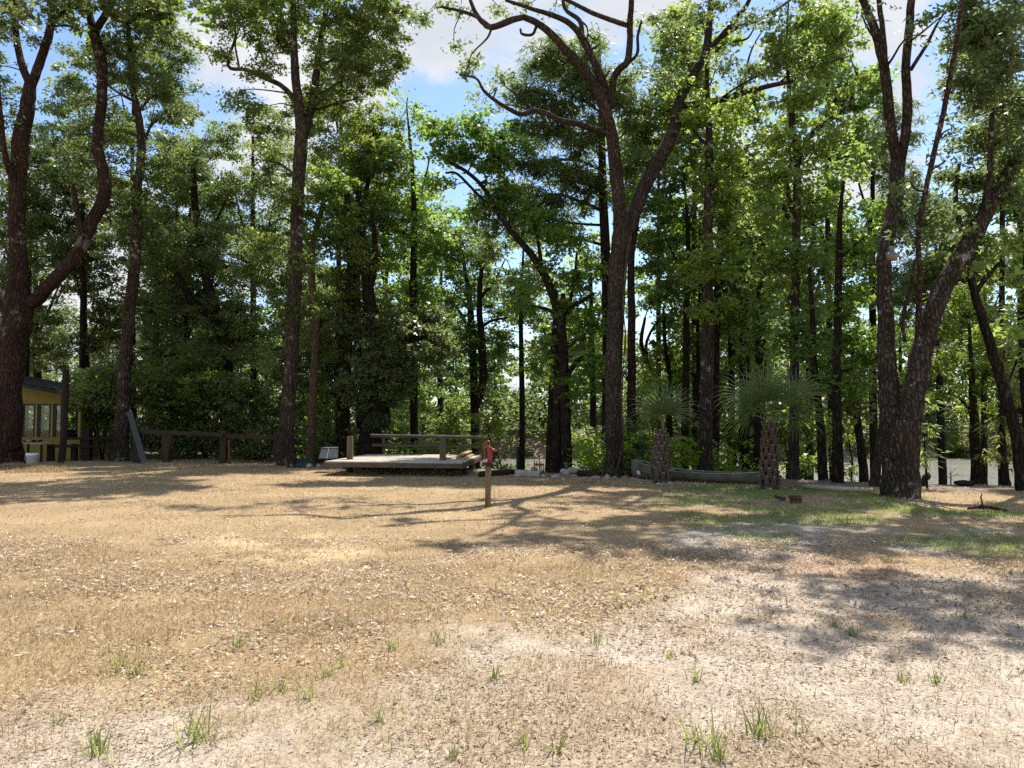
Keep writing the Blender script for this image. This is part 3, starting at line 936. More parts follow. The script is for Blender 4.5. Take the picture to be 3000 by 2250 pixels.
for i in range(34):
    px = rr.uniform(1690, 1752) if i < 12 else rr.uniform(1600, 1700) if i < 18 else rr.uniform(1500, 1600) if i < 22 else rr.uniform(1760, 1840)
    py = rr.uniform(1397, 1414)
    s = rr.uniform(4, 9)
    stone_at(px, py, s * 1.2, s, s * 0.75, rr.choice(['stone', 'pink_stone', 'concrete', 'stone']), 'small broken stone in the rubble heap along the bank', 'small stones of the rubble heap')
for i in range(46):
    px = rr.uniform(1835, 2090) if i < 38 else rr.uniform(2190, 2340)
    py = np.interp(px, [1835, 1938, 2090, 2200, 2340], [1407, 1416, 1426, 1430, 1432]) + rr.uniform(-3, 6)
    s = rr.uniform(3.5, 9)
    stone_at(px, py, s * 1.4, s, s * 0.6, rr.choice(['stone', 'concrete', 'concrete']), 'small pale stone in the row along the canoe and palms', 'stones along the canoe')
for i in range(22):
    px = rr.uniform(2560, 2760)
    py = np.interp(px, [2560, 2620, 2700, 2760], [1447, 1462, 1470, 1476]) + rr.uniform(-5, 7)
    s = rr.uniform(3, 7)
    stone_at(px, py, s * 1.4, s, s * 0.6, rr.choice(['stone', 'log_pale', 'pink_stone']), 'small pale chunk in the litter round the foot of the right twin tree', 'chunks round the right tree')
# dark edging timber left of the slab and right of it
for (qa, ya, qb, yb, lab) in ((1405, 1402, 1512, 1396, 'dark edging log on the bank between pump and slab'), (1700, 1398, 1765, 1402, 'dark edging log on the bank left of the big forked tree')):
    a_, b_ = G(qa, ya), G(qb, yb)
    a_.y += 0.5; b_.y += 0.5
    for v_ in (a_, b_):
        v_.z = hz(v_.x, v_.y) + 0.07
    pts = [a_.lerp(b_, t) for t in (0, .3, .6, 1)]
    single('log', MB().tube(pts, [0.09, 0.10, 0.095, 0.085], 9, True, lambda a, i: 1 + 0.08 * math.sin(2 * a + i)).mesh('log'), 'dark_wood', lab, 'log', smooth=True)
# rusty frame on the rubble
rp = P(1578, 1372, 22.0)
rf = thing('rusty_frame', 'rusty broken metal frame sticking out of the rubble heap', 'scrap metal', (rp.x, 22.0, hz(rp.x, 22.0)))
for i, (q, yt) in enumerate(((1566, 1338), (1573, 1350), (1580, 1337), (1584, 1352), (1591, 1356))):
    a_, b_ = P(q, 1376, 22.0 + 0.04 * (i % 2)), P(q + (i - 2) * 0.8, yt, 22.0)
    a_.z = hz(a_.x, a_.y) - 0.02
    put('bar', MB().tube([a_, (a_ + b_) / 2 + Vector((0.01, 0, 0)), b_], [0.016, 0.018, 0.01], 6).mesh('bar'), 'rusty_metal', rf)
put('crossbar', MB().beam(P(1564, 1360, 21.98), P(1593, 1362, 21.98), 0.012, 0.06).mesh('crossbar'), 'rusty_metal', rf)
# thin dark post in the water's edge
tpb = P(1518, 1380, 24.5)
g = hz(tpb.x, 24.5)
single('mooring_post', MB().tube([(tpb.x, 24.5, g - 0.2), (tpb.x, 24.5, P(1518, 1308, 24.5).z)], [0.065, 0.06], 10).mesh('mooring_post'), 'dark_wood', 'thin dark post standing on the bank right of the pump', 'post')

# ------------------------------------------------------------------ canoe
ca, cb = G(1866, 1404), G(2262, 1424)
ca.y += 0.45; cb.y += 0.40
cdir = (cb - ca); cdir.z = 0
CL = cdir.length
cdir.normalize()
cside = Vector((-cdir.y, cdir.x, 0))
cz = hz((ca.x + cb.x) / 2, (ca.y + cb.y) / 2)
canoe = thing('canoe', 'grey aluminium canoe lying behind the two palms on the bank', 'canoe', ((ca + cb) / 2).to_tuple()[:2] + (cz,))
NS, NR = 28, 15
def station(t, inner=0.0):
    w = 0.40 * (max(1e-3, math.sin(math.pi * (0.03 + 0.94 * t))) ** 0.62) if t > 0.02 else 0.155
    w = max(w, 0.15 * (1 - t / 0.12) if t < 0.12 else 0.0, 0.02)
    sheer = 0.225 + 0.26 * max(0, 1 - t / 0.45) ** 1.6 + 0.08 * max(0, (t - 0.66) / 0.34) ** 2
    keel = 0.0 + 0.03 * max(0, 1 - t / 0.15) + 0.12 * max(0, (t - 0.90) / 0.10) ** 2
    tilt = 0.0
    c = ca + cdir * (CL * t)
    ring = []
    for k in range(NR):
        a = math.pi * k / (NR - 1)
        x = math.cos(a)
        s_ = (1 if x > 0 else -1) * abs(x) ** 0.55
        zz = 1 - math.sin(a) ** 0.62
        ring.append(c + cside * (s_ * (w - inner)) + Vector((0, 0, cz + keel + inner * 0.8 + (sheer - keel) * zz)))
    return ring
mb = MB()
rings = [station(i / NS) for i in range(NS + 1)]
inner = [station(i / NS, 0.012) for i in range(NS + 1)]
for R_ in (rings, inner):
    o0 = len(mb.v)
    for r_ in R_:
        mb.v += [tuple(q) for q in r_]
    for i in range(NS):
        for k in range(NR - 1):
            q = (o0 + i * NR + k, o0 + i * NR + k + 1, o0 + (i + 1) * NR + k + 1, o0 + (i + 1) * NR + k)
            mb.f.append(q if R_ is inner else q[::-1])
mb.f.append(tuple(range(NR)))
mb.f.append(tuple(NS * NR + k for k in range(NR - 1, -1, -1)))
hull = put('hull', mb.mesh('hull'), 'canoe_hull', canoe, True)
for k in (0, NR - 1):
    put('gunwale', MB().tube([r_[k] + Vector((0, 0, 0.004)) for r_ in rings], [0.014] * (NS + 1), 6).mesh('gunwale'), 'canoe_gunwale', canoe, True)
for t in (0.30, 0.52, 0.80):
    r_ = station(t)
    put('thwart', MB().beam(r_[0] - Vector((0, 0, 0.015)), r_[NR - 1] - Vector((0, 0, 0.015)), 0.09 if t != 0.52 else 0.05, 0.02).mesh('thwart'), 'canoe_gunwale', canoe)
dk = [rings[i][0] + Vector((0, 0, 0.008)) for i in (0, 1, 2)] + [rings[i][NR - 1] + Vector((0, 0, 0.008)) for i in (2, 1, 0)]
put('bow_deck', MB().add(dk, [(0, 1, 2, 3, 4, 5)]).mesh('bow_deck'), 'canoe_gunwale', canoe)
# registration letters and sticker on the near side of the raised end
def hull_pt(t, f):
    i = t * NS
    i0 = int(i)
    a_, b_ = rings[i0], rings[i0 + 1]
    k0 = NR - 1 - f * 5                    # from gunwale down the near side
    kk = int(k0)
    p0 = a_[kk].lerp(a_[min(kk + 1, NR - 1)], k0 - kk)
    p1 = b_[kk].lerp(b_[min(kk + 1, NR - 1)], k0 - kk)
    return p0.lerp(p1, i - i0)
near = -cside
cu = bpy.data.curves.new('registration_number', 'FONT')
cu.body = 'FL 01M'
cu.size = 1.0
cu.extrude = 0.0
tob = bpy.data.objects.new('tmp_text', cu)
COL.objects.link(tob)
bpy.context.view_layer.update()
tme = bpy.data.meshes.new_from_object(tob.evaluated_get(bpy.context.evaluated_depsgraph_get()))
bpy.data.objects.remove(tob)
LH, t_start = 0.085, 0.085
for v_ in tme.vertices:
    tt = t_start + v_.co.x * LH * 1.05 / CL
    q = hull_pt(min(0.9, tt), 0.62 - v_.co.y * 0.37)
    v_.co = q + near * 0.005
put('registration_number', tme, 'decal_black', canoe)
mb = MB()
qs = [hull_pt(t, f) + near * 0.004 for t, f in ((0.045, 0.66), (0.078, 0.66), (0.078, 0.34), (0.045, 0.34))]
mb.add(qs, [(0, 1, 2, 3)])
put('sticker', mb.mesh('sticker'), 'decal_pale', canoe)

# ------------------------------------------------------------------ bricks in the grass
for q, yy, lab in ((2284, 1470, 'tilted broken red brick in the green grass, left of the pair'), (2332, 1474, 'two thick old red brick standing in the green grass, right of the pair')):
    g = G(q, yy)
    z_ = hz(g.x, g.y)
    M_ = Matrix.Rotation(0.25 if q < 2300 else 0.05, 3, 'Y') @ Matrix.Rotation(0.2, 3, 'Z')
    if q < 2300:
        single('brick', MB().box((g.x, g.y, z_ + 0.075), (0.20, 0.10, 0.065), M_).mesh('brick', 0.008), 'brick_red', 'broken red brick tilted on a tuft in the green grass', 'brick')
        single('stone', rock_mesh('stone', (g.x + 0.05, g.y + 0.02, z_ + 0.02), (0.06, 0.06, 0.04), rr), 'stone', 'small stone under the tilted brick in the green grass', 'stone')
    else:
        single('brick', MB().box((g.x, g.y, z_ + 0.035), (0.20, 0.10, 0.07), Matrix.Rotation(0.1, 3, 'Z')).mesh('brick', 0.008), 'brick_red', 'lower red brick of a pair stacked in the green grass', 'brick')
        single('brick', MB().box((g.x - 0.01, g.y, z_ + 0.105), (0.215, 0.105, 0.065), Matrix.Rotation(-0.12, 3, 'Z')).mesh('brick', 0.008), 'brick_red', 'upper red brick of a pair stacked in the green grass', 'brick')

# logs, sticks and stumps on the right
def log_thing(nm, pts, rads, mat, label, cat='log', nseg=9):
    sp_ = spline([tuple(p) for p in pts], 4)
    rd = np.interp(np.linspace(0, 1, len(sp_)), np.linspace(0, 1, len(rads)), rads)
    return single(nm, MB().tube(sp_, list(rd), nseg, True, lambda a, i: 1 + 0.08 * math.sin(2 * a + i * 0.7)).mesh(nm), mat, label, cat, smooth=True)
def gz(px, py, up=0.0):
    g = G(px, py)
    g.z = hz(g.x, g.y) + up
    return g
log_thing('pole', [gz(2352, 1430, .05), gz(2440, 1438, .05), gz(2556, 1441, .05)], [0.05, 0.055, 0.06], 'log_pale', 'long pale stripped pole lying on the ground left of the twin tree', 'pole')
D0 = 17.9
g0 = P(2796, 1416, D0); g1 = P(2850, 1421, D0)
log_thing('driftwood', [Vector((g0.x, D0, hz(g0.x, D0) + .08)), Vector(((g0.x + g1.x) / 2, D0, hz(g0.x + .2, D0) + .06)), Vector((g1.x, D0, hz(g1.x, D0) + .05))], [0.035, 0.075, 0.07], 'dark_wood', 'dark piece of driftwood lying on the crest of the sandy bank', 'driftwood')
D0 = 18.0
a0 = P(2704, 1412, D0); a0.z = hz(a0.x, D0) - 0.05
stump = thing('stump', 'small dark crooked stump on the bank against the bright river', 'stump', (a0.x, D0, hz(a0.x, D0)))
q_ = spline([tuple(a0), tuple(P(2708, 1403, D0)), tuple(P(2716, 1396, D0)), tuple(P(2724, 1393, D0))], 4)
put('stem', MB().tube(q_, list(np.interp(np.linspace(0, 1, len(q_)), [0, .33, .7, 1], [0.035, 0.06, 0.09, 0.05])), 8, True, lambda a, i: 1 + 0.15 * math.sin(3 * a + i)).mesh('stem'), 'dark_wood', stump)
put('spike', MB().tube([P(2719, 1396, D0), P(2721, 1390, D0), P(2719, 1384, D0)], [0.05, 0.04, 0.015], 7).mesh('spike'), 'dark_wood', stump)
a0 = gz(2876, 1486)
log_thing('stick', [a0 - Vector((0, 0, .03)), a0 + Vector((0.01, 0, .12)), a0 + Vector((-0.01, 0, .20)), a0 + Vector((0.015, 0, .25))], [0.018, 0.014, 0.012, 0.006], 'dark_wood', 'thin upright dark stick on the sandy bank at the right', 'stick', 6)
log_thing('branch', [gz(2836, 1490, .03), gz(2870, 1487, .04), gz(2905, 1489, .03), gz(2950, 1500, .03)], [0.02, 0.035, 0.03, 0.015], 'dark_wood', 'dark fallen branch lying on the sand near the right edge', 'branch')
# ------------------------------------------------------------------ palms
def palm(label, px, py_base, py_top, D, wpx, fronds, seed, flen, sag=0.85):
    rr = random.Random(seed)
    base = P(px, py_base, D)
    base.z = hz(base.x, D)
    top = P(px + 4, py_top, D)
    k = D / F
    R0 = wpx * k / 2 * 0.98
    root = thing('palm_tree', label, 'palm', base.to_tuple())
    hgt = top.z - base.z
    pts = [base + Vector((0.03 * math.sin(2 * t), 0, -0.1 + (hgt + 0.1) * t)) for t in np.linspace(0, 1, 9)]
    pts[-1].x = top.x
    rads = [R0 * f for f in (0.86, 0.78, 0.74, 0.72, 0.70, 0.64, 0.56, 0.45, 0.32)]
    put('trunk', MB().tube(pts, rads, 14).mesh('trunk'), 'palm_trunk', root, True)
    # old leaf bases in crossing spirals, each one a forked wedge
    wl_, wh_ = R0 * 0.36, R0 * 1.35
    mb = MB()
    for sgn in (-1, 1):
        v0 = [(sgn * wl_ * 0.15, 0.0, 0), (sgn * wl_ * 1.05, 0.0, 0.0), (sgn * wl_ * 0.15, R0 * .16, 0), (sgn * wl_ * 1.05, R0 * .10, 0.0),
              (-sgn * wl_ * 0.45 + 0, R0 * .18, wh_), (sgn * wl_ * 0.30, R0 * .18, wh_), (-sgn * wl_ * 0.45, R0 * .36, wh_ * 0.96), (sgn * wl_ * 0.30, R0 * .34, wh_ * 0.96)]
        if sgn < 0:
            v0 = [(a, b - 0.004, c) for a, b, c in v0]
        mb.add(v0, [(0, 2, 3, 1), (4, 5, 7, 6), (0, 1, 5, 4), (2, 6, 7, 3), (0, 4, 6, 2), (1, 3, 7, 5)])
    boot = mb.mesh('leaf_base', R0 * 0.03)
    boot.materials.append(MATS['palm_boot'])
    boot.materials.append(MATS['palm_boot_tip'])
    for pg in boot.polygons:
        if pg.center.z > wh_ * 0.93:
            pg.material_index = 1
    rows = max(8, int(hgt / (R0 * 0.80)))
    cnt = 8
    for i in range(rows):
        t = (i + 0.2) / rows
        for j in range(cnt):
            a = 2 * math.pi * (j + 0.5 * (i % 2)) / cnt + rr.uniform(-.06, .06)
            q = base + Vector((0, 0, hgt * t * 0.93))
            r_ = float(np.interp(t, np.linspace(0, 1, 9), rads))
            o = bpy.data.objects.new('leaf_base', boot)
            COL.objects.link(o)
            o.parent = root
            d = Vector((math.sin(a), -math.cos(a), 0))
            o.location = q + d * (r_ * 0.93) - base
            o.rotation_euler = (rr.uniform(-.10, .06), rr.uniform(-.12, .12), a + math.pi)
            s_ = rr.uniform(0.85, 1.1) * (0.78 + 0.22 * (1 - t))
            o.scale = (s_, s_, s_ * rr.uniform(0.85, 1.1))
    crown = top + Vector((0, 0, -0.05))
    for i, (az, eld, rolld, pf) in enumerate(fronds):
        a = math.radians(az + rr.uniform(-6, 6))
        el = math.radians(eld + rr.uniform(-4, 4))
        out_ = Vector((math.cos(a), math.sin(a), 0))
        plen = flen * pf
        d0 = (out_ * math.cos(min(1.5, el + 0.3)) + Vector((0, 0, math.sin(min(1.5, el + 0.3))))).normalized()
        d1 = (out_ * math.cos(el) + Vector((0, 0, math.sin(el)))).normalized()
        p1 = crown + d0 * plen * 0.5
        p2 = p1 + d1 * plen * 0.5
        st = spline([tuple(crown), tuple(p1), tuple(p2)], 4)
        fr = put('frond', MB().tube(st, list(np.linspace(0.018, 0.010, len(st))), 5).mesh('stalk'), 'palm_stem', root, True)
        s = d1.cross(Vector((0, 0, 1))).normalized()
        RL = Matrix.Rotation(math.radians(rolld) + rr.uniform(-.2, .2), 3, d1)
        s = RL @ s
        u = s.cross(d1).normalized()
        vs, fs, rn = [], [], []
        NLF = 24
        for q in range(NLF):
            th = math.radians(-105 + 210 * q / (NLF - 1)) + rr.uniform(-.03, .03)
            ln = flen * 1.38 * (0.62 + 0.38 * math.cos(th * 0.75)) * rr.uniform(0.88, 1.08)
            dd = (d1 * math.cos(th) + s * math.sin(th) + u * (0.20 * abs(math.sin(th)) + rr.uniform(-.07, .07))).normalized()
            sd = dd.cross(u).normalized()
            pos = p2.copy()
            w0 = 0.019
            prev = None
            cur = dd.copy()
            o0 = len(vs)
            segs = 5
            for e in range(segs + 1):
                t = e / segs
                w = w0 * (0.35 + 1.2 * t if t < 0.4 else 0.83 * (1 - t) / 0.6 + 0.02)
                vs += [tuple(pos - sd * w), tuple(pos + sd * w)]
                droop = 0.04 + sag * t * t * rr.uniform(0.6, 1.3)
                cur = (cur + Vector((0, 0, -droop))).normalized()
                pos = pos + cur * (ln / segs)
            for e in range(segs):
                fs.append((o0 + 2 * e, o0 + 2 * e + 1, o0 + 2 * e + 3, o0 + 2 * e + 2))
                rn.append(rr.random() * 0.6 + 0.4 * (e / segs))
        put('leaflets', mesh_np('leaflets', np.array(vs), np.array(fs), np.array(rn)), 'palm_leaf', fr)
    return root

palm('young fan palm with upright fronds in front of the left end of the canoe', 1938, 1409, 1262, 19.0, 56,
     [(100, 82, 0, .8), (180, 66, 75, .85), (0, 68, 80, .85), (-90, 60, 10, .8), (150, 74, 50, .9), (40, 76, -50, .9), (-140, 58, 35, .8), (-40, 62, -35, .8), (90, 55, 0, .8)][:6], 4, 0.64, 0.55)
palm('fan palm with spreading fronds and criss-cross trunk by the right end of the canoe', 2256, 1432, 1236, 17.2, 58,
     [(178, 40, 85, 1.15), (3, 40, -85, 1.2), (-100, 62, 5, .8), (95, 78, 0, .95), (150, 66, 60, .95), (30, 68, -60, .95), (-150, 44, 40, .85), (-35, 40, -40, .85), (-90, 30, 0, .75), (-70, 14, 10, .7),
      (-118, 10, -10, .75), (-165, 12, 50, .8), (-10, 8, -50, .8)], 9, 0.70, 1.0)

# ------------------------------------------------------------------ foliage
LEAF = {   # length, width, leaves per cluster, cluster radius, material, leaf area per crown area
    'oak': (0.115, 0.078, 80, 0.36, 'oak_leaf', 4.6),
    'gum': (0.140, 0.120, 60, 0.42, 'gum_leaf', 7.0),
    'cypress': (0.25, 0.055, 60, 0.42, 'cypress_leaf', 7.0),
    'sapling': (0.17, 0.066, 46, 0.34, 'sapling_leaf', 6.0),
    'far': (0.36, 0.29, 30, 0.80, 'far_leaf', 3.6),
    'ivy': (0.130, 0.115, 50, 0.34, 'ivy_leaf', 5.6),
    'high': (0.30, 0.22, 24, 0.60, 'oak_leaf', 2.2),
    'oakfar': (0.150, 0.108, 74, 0.44, 'oak_leaf', 4.9),
    'gumfar': (0.165, 0.145, 60, 0.48, 'gum_leaf', 6.6),
}
NLEAF = [0]

def unit(a):
    return a / (np.linalg.norm(a, axis=1, keepdims=True) + 1e-9)

def make_leaves(blobs, kind):
    """blobs: (centre, radii, density). returns verts, faces, rnd, cluster centres, owner blob of each"""
    L, W, per, cr_, _, KD = LEAF[kind]
    V, R_, CC, OW = [], [], [], []
    for bi, (c, r, dens) in enumerate(blobs):
        rx, ry, rz = r
        area = math.pi * rx * rz
        n_ = int(dens * KD * area / (L * W * 0.5))
        if n_ < 4:
            continue
        nc = max(2, int(n_ / per))
        d = unit(RNG.normal(size=(nc, 3)))
        rad = RNG.random(nc) ** 0.40 * 1.12
        cc = np.array(c) + d * rad[:, None] * np.array([rx, ry, rz])
        CC.append(cc); OW.append(np.full(nc, bi))
        k = RNG.integers(0, nc, n_)
        crr = cr_ * RNG.uniform(0.5, 1.3, nc)
        flat = 0.55 if kind in ('cypress', 'sapling') else 0.50
        off = RNG.normal(size=(n_, 3)) * np.array([1, 1, flat]) * 0.52
        pos = cc[k] + off * crr[k][:, None]
        if kind in ('cypress', 'sapling'):
            dr = unit(off * np.array([1, 1, 0.3]) + RNG.normal(size=(n_, 3)) * 0.25 + np.array([0, 0, -0.35]))
            nm = unit(RNG.normal(size=(n_, 3)) * 0.45 + np.array([0, 0, 1.0]))
        else:
            dr = unit(RNG.normal(size=(n_, 3)) * np.array([1, 1, 0.55]) + off * 0.6 + np.array([0, 0, -0.25]))
            nm = unit(RNG.normal(size=(n_, 3)) * 0.50 + (RNG.normal(size=(nc, 3)) * 0.35)[k] + np.array([0, 0, 0.85]))
        sd = unit(np.cross(dr, nm))
        nn = np.cross(sd, dr)
        s = RNG.uniform(0.65, 1.25, n_)[:, None]
        l2, w2 = L * s, W * s * RNG.uniform(0.8, 1.15, n_)[:, None]
        fold = RNG.uniform(-0.1, 0.35, n_)[:, None] * w2
        a = pos - dr * l2 * 0.42 - sd * w2 * 0.5 + nn * fold
        b = pos - dr * l2 * 0.30 + sd * w2 * 0.5
        t = pos + dr * l2 * 0.62 - nn * l2 * RNG.uniform(-0.05, 0.2, n_)[:, None]
        V.append(np.stack([a, b, t], 1).reshape(-1, 3))
        tint = RNG.random(nc)
        R_.append(np.clip(0.55 * RNG.random(n_) + 0.45 * tint[k], 0, 1))
    if not V:
        return None
    V = np.concatenate(V); R_ = np.concatenate(R_)
    NLEAF[0] += len(R_)
    return V, np.arange(len(V)).reshape(-1, 3), R_, np.concatenate(CC), np.concatenate(OW)

def twig_mesh(segs, nm='twigs'):
    """segs: (a, b, ra, rb) arrays -> three-sided tapered sticks in one mesh"""
    a = np.array([s[0] for s in segs], float); b = np.array([s[1] for s in segs], float)
    ra = np.array([s[2] for s in segs], float)[:, None]; rb = np.array([s[3] for s in segs], float)[:, None]
    d = unit(b - a)
    ref = np.where(np.abs(d[:, 2:3]) > 0.9, np.array([[1.0, 0, 0]]), np.array([[0, 0, 1.0]]))
    s = unit(np.cross(d, ref)); u = np.cross(s, d)
    vs = []
    for base, r in ((a, ra), (b, rb)):
        for k in range(3):
            an = 2 * math.pi * k / 3
            vs.append(base + s * r * math.cos(an) + u * r * math.sin(an))
    n_ = len(a)
    V = np.stack(vs, 1).reshape(-1, 3)
    o = (np.arange(n_) * 6)[:, None, None]
    f = np.array([[0, 1, 4, 3], [1, 2, 5, 4], [2, 0, 3, 5]])[None] + o
    return mesh_np(nm, V, f.reshape(-1, 4))

def tree(name, label, kind, D, bark, limbs, blobs, wblobs=(), group=None, cat='tree', flare=1.35, seed=1, dens=1.0, blend=0.9):
    rr = random.Random(seed * 31 + int(D * 10))
    k0 = D / F
    skel, skr = [], []                       # (px, py, D, world) samples
    root = None
    for li, lm in enumerate(limbs):
        lm = [tuple(q) for q in lm]
        if li == 0:
            d0, d1 = D, D + rr.uniform(-0.3, 0.3)
        else:
            j = min(range(len(skel)), key=lambda q: (skel[q][0] - lm[0][0]) ** 2 + (skel[q][1] - lm[0][1]) ** 2)
            d0 = skel[j][2]
            ln = sum(math.hypot(lm[i + 1][0] - lm[i][0], lm[i + 1][1] - lm[i][1]) for i in range(len(lm) - 1)) * k0
            d1 = d0 + rr.choice((-1, 1)) * ln * rr.uniform(0.15, 0.4)
        rows = []
        for i, q in enumerate(lm):
            t = i / max(1, len(lm) - 1)
            dd = d0 + (d1 - d0) * t
            if len(q) > 3:
                dd = D + q[3]
            w = P(q[0], q[1], dd)
            rows.append((w.x, w.y, w.z, q[2] * dd / F / 2, q[0], q[1], dd))
        if li == 0:
            g = hz(rows[0][0], rows[0][1])
            r0 = list(rows[0]); r0[2] = g - 0.12
            rows[0] = tuple(r0)
            root = thing(name, label, cat, (r0[0], r0[1], g), group)
            if rows[1][2] - g > 0.9 and flare > 1.05:      # root flare
                def mid(zz, fr):
                    t = (zz - rows[0][2]) / (rows[1][2] - rows[0][2])
                    m_ = [rows[0][e] + (rows[1][e] - rows[0][e]) * t for e in range(7)]
                    m_[3] *= fr
                    return tuple(m_)
                rest = rows[1:]
                extra = [mid(g + 0.12, 1 + (flare - 1) * 0.62), mid(g + 0.45, 1 + (flare - 1) * 0.2), mid(g + 0.9, 1.0)]
                f_ = list(rows[0]); f_[3] *= flare
                rows = [tuple(f_)] + [e for e in extra if e[2] < rest[0][2] - 0.15] + rest
        sp_ = spline(rows, 4 if len(rows) > 3 else 5)
        pts = [Vector(q[:3]) for q in sp_]
        rad = [max(0.008, q[3]) * (1 + rr.uniform(-.012, .012)) for q in sp_]
        big = rad[0] > 0.09
        ph = [rr.uniform(0, 6.3) for _ in range(4)]
        def lob(a, i, ph=ph, n_=len(pts), li=li):
            v = 1 + 0.035 * math.sin(3 * a + ph[0] + i * .25) + 0.025 * math.sin(5 * a + ph[1] - i * .4)
            v += 0.018 * math.sin(9 * a + ph[3] + 1.3 * math.sin(i * .8 + ph[0])) + 0.016 * math.sin(13 * a + ph[2] + 1.7 * math.sin(i * .6))
            v += 0.05 * max(0.0, math.sin(i * .9 + ph[1]) - 0.75) * 4 * max(0.0, math.cos(a - ph[3]))
            if li == 0 and i < 6:
                v += (flare - 1) * 0.30 * (1 - i / 6) * math.sin(5 * a + ph[2])
            return v
        # knobbly centre line
        if len(pts) > 4:
            for i in range(2, len(pts) - 1):
                pts[i] = pts[i] + Vector((rr.uniform(-1, 1), rr.uniform(-1, 1), 0)) * rad[i] * 0.10
        nseg = 28 if rad[0] > 0.16 else 10 if big else 7
        put('trunk' if li == 0 else 'limb', MB().tube(pts, rad, nseg, True, lob).mesh('trunk' if li == 0 else 'limb'), bark, root, True)
        for q, p_, r_ in zip(sp_, pts, rad):
            skel.append((q[4], q[5], q[6])); skr.append((p_, r_))
    if cat == 'tree' and skr[0][1] > 0.22 and kind in ('oak', 'gum') and D < 31:
        for _ in range(5):
            p_, r_ = skr[rr.randrange(6, max(7, len(skr) // 2))]
            a = rr.uniform(3.4, 6.1)
            d_ = Vector((math.cos(a), math.sin(a), rr.uniform(0.1, 0.7))).normalized()
            ln = rr.uniform(0.12, 0.45)
            q_ = [p_ + d_ * (r_ * 0.6), p_ + d_ * (r_ + ln * .5), p_ + d_ * (r_ + ln) + Vector((0, 0, ln * .15))]
            put('stub', MB().tube(q_, [r_ * .22 + .012, r_ * .15 + .01, r_ * .10 + .006], 7).mesh('stub'), bark, root)
    S = np.array([tuple(p_) for p_, _ in skr]); SR = np.array([r_ for _, r_ in skr])
    bl = []
    for b in blobs:
        px, py, rx, ry = b[:4]
        de = (b[4] if len(b) > 4 else 1.0) * dens
        dd = b[5] if len(b) > 5 else rr.uniform(-1, 1) * (rx + ry) * 0.5 * k0 * blend
        c = P(px, py, D + dd)
        kk = (D + dd) / F
        if c.z < hz(c.x, c.y) + ry * kk * 0.6:
            c.z = hz(c.x, c.y) + ry * kk * 0.6
        bl.append((tuple(c), (rx * kk, 0.5 * (rx + ry) * kk, ry * kk), de))
    segs = []
    def connect(c, r):
        j = np.argsort(np.linalg.norm((S - np.array(c)) * np.array([1, 1, 1.0]), axis=1) + np.where(S[:, 2] > c[2] + 0.2, 1.5, 0.0))[:1][0]
        a = S[j]; b = np.array(c)
        dist = np.linalg.norm(b - a)
        if dist < 0.15:
            return
        r0_ = min(SR[j] * 0.6, 0.012 + 0.014 * dist)
        mid1 = a * 0.65 + b * 0.35 + np.array([rr.uniform(-.1, .1), rr.uniform(-.1, .1), rr.uniform(-0.02, .12)]) * dist
        mid2 = a * 0.3 + b * 0.7 + np.array([rr.uniform(-.1, .1), rr.uniform(-.1, .1), rr.uniform(-.02, .12)]) * dist
        cur = spline([a, mid1, mid2, b], 3)
        rs = np.linspace(r0_, 0.010, len(cur))
        for i in range(len(cur) - 1):
            segs.append((cur[i], cur[i + 1], rs[i], rs[i + 1]))
    def crown(bset, kd, nm):
        res = make_leaves(bset, kd)
        if res is None:
            return
        V, Fc, Rn, CC, OW = res
        put(nm, mesh_np(nm, V, Fc, Rn), LEAF[kd][4], root)['kind'] = 'stuff'
        for (c, r, de) in bset:
            connect(c, r)
        cen = np.array([b[0] for b in bset])
        step = 1
        for q in range(0, len(CC), step):
            a = cen[OW[q]]
            segs.append((a + (CC[q] - a) * RNG.uniform(0.0, 0.35), CC[q], 0.011, 0.004))
    if bl:
        crown(bl, kind, 'crown')
    if wblobs:
        crown([((b[0], b[1], b[2]), (b[3], b[4], b[5]), (b[6] if len(b) > 6 else 1.0)) for b in wblobs], 'high', 'crown')
    if segs:
        put('twigs', twig_mesh(segs), bark, root)['kind'] = 'stuff'
    return root
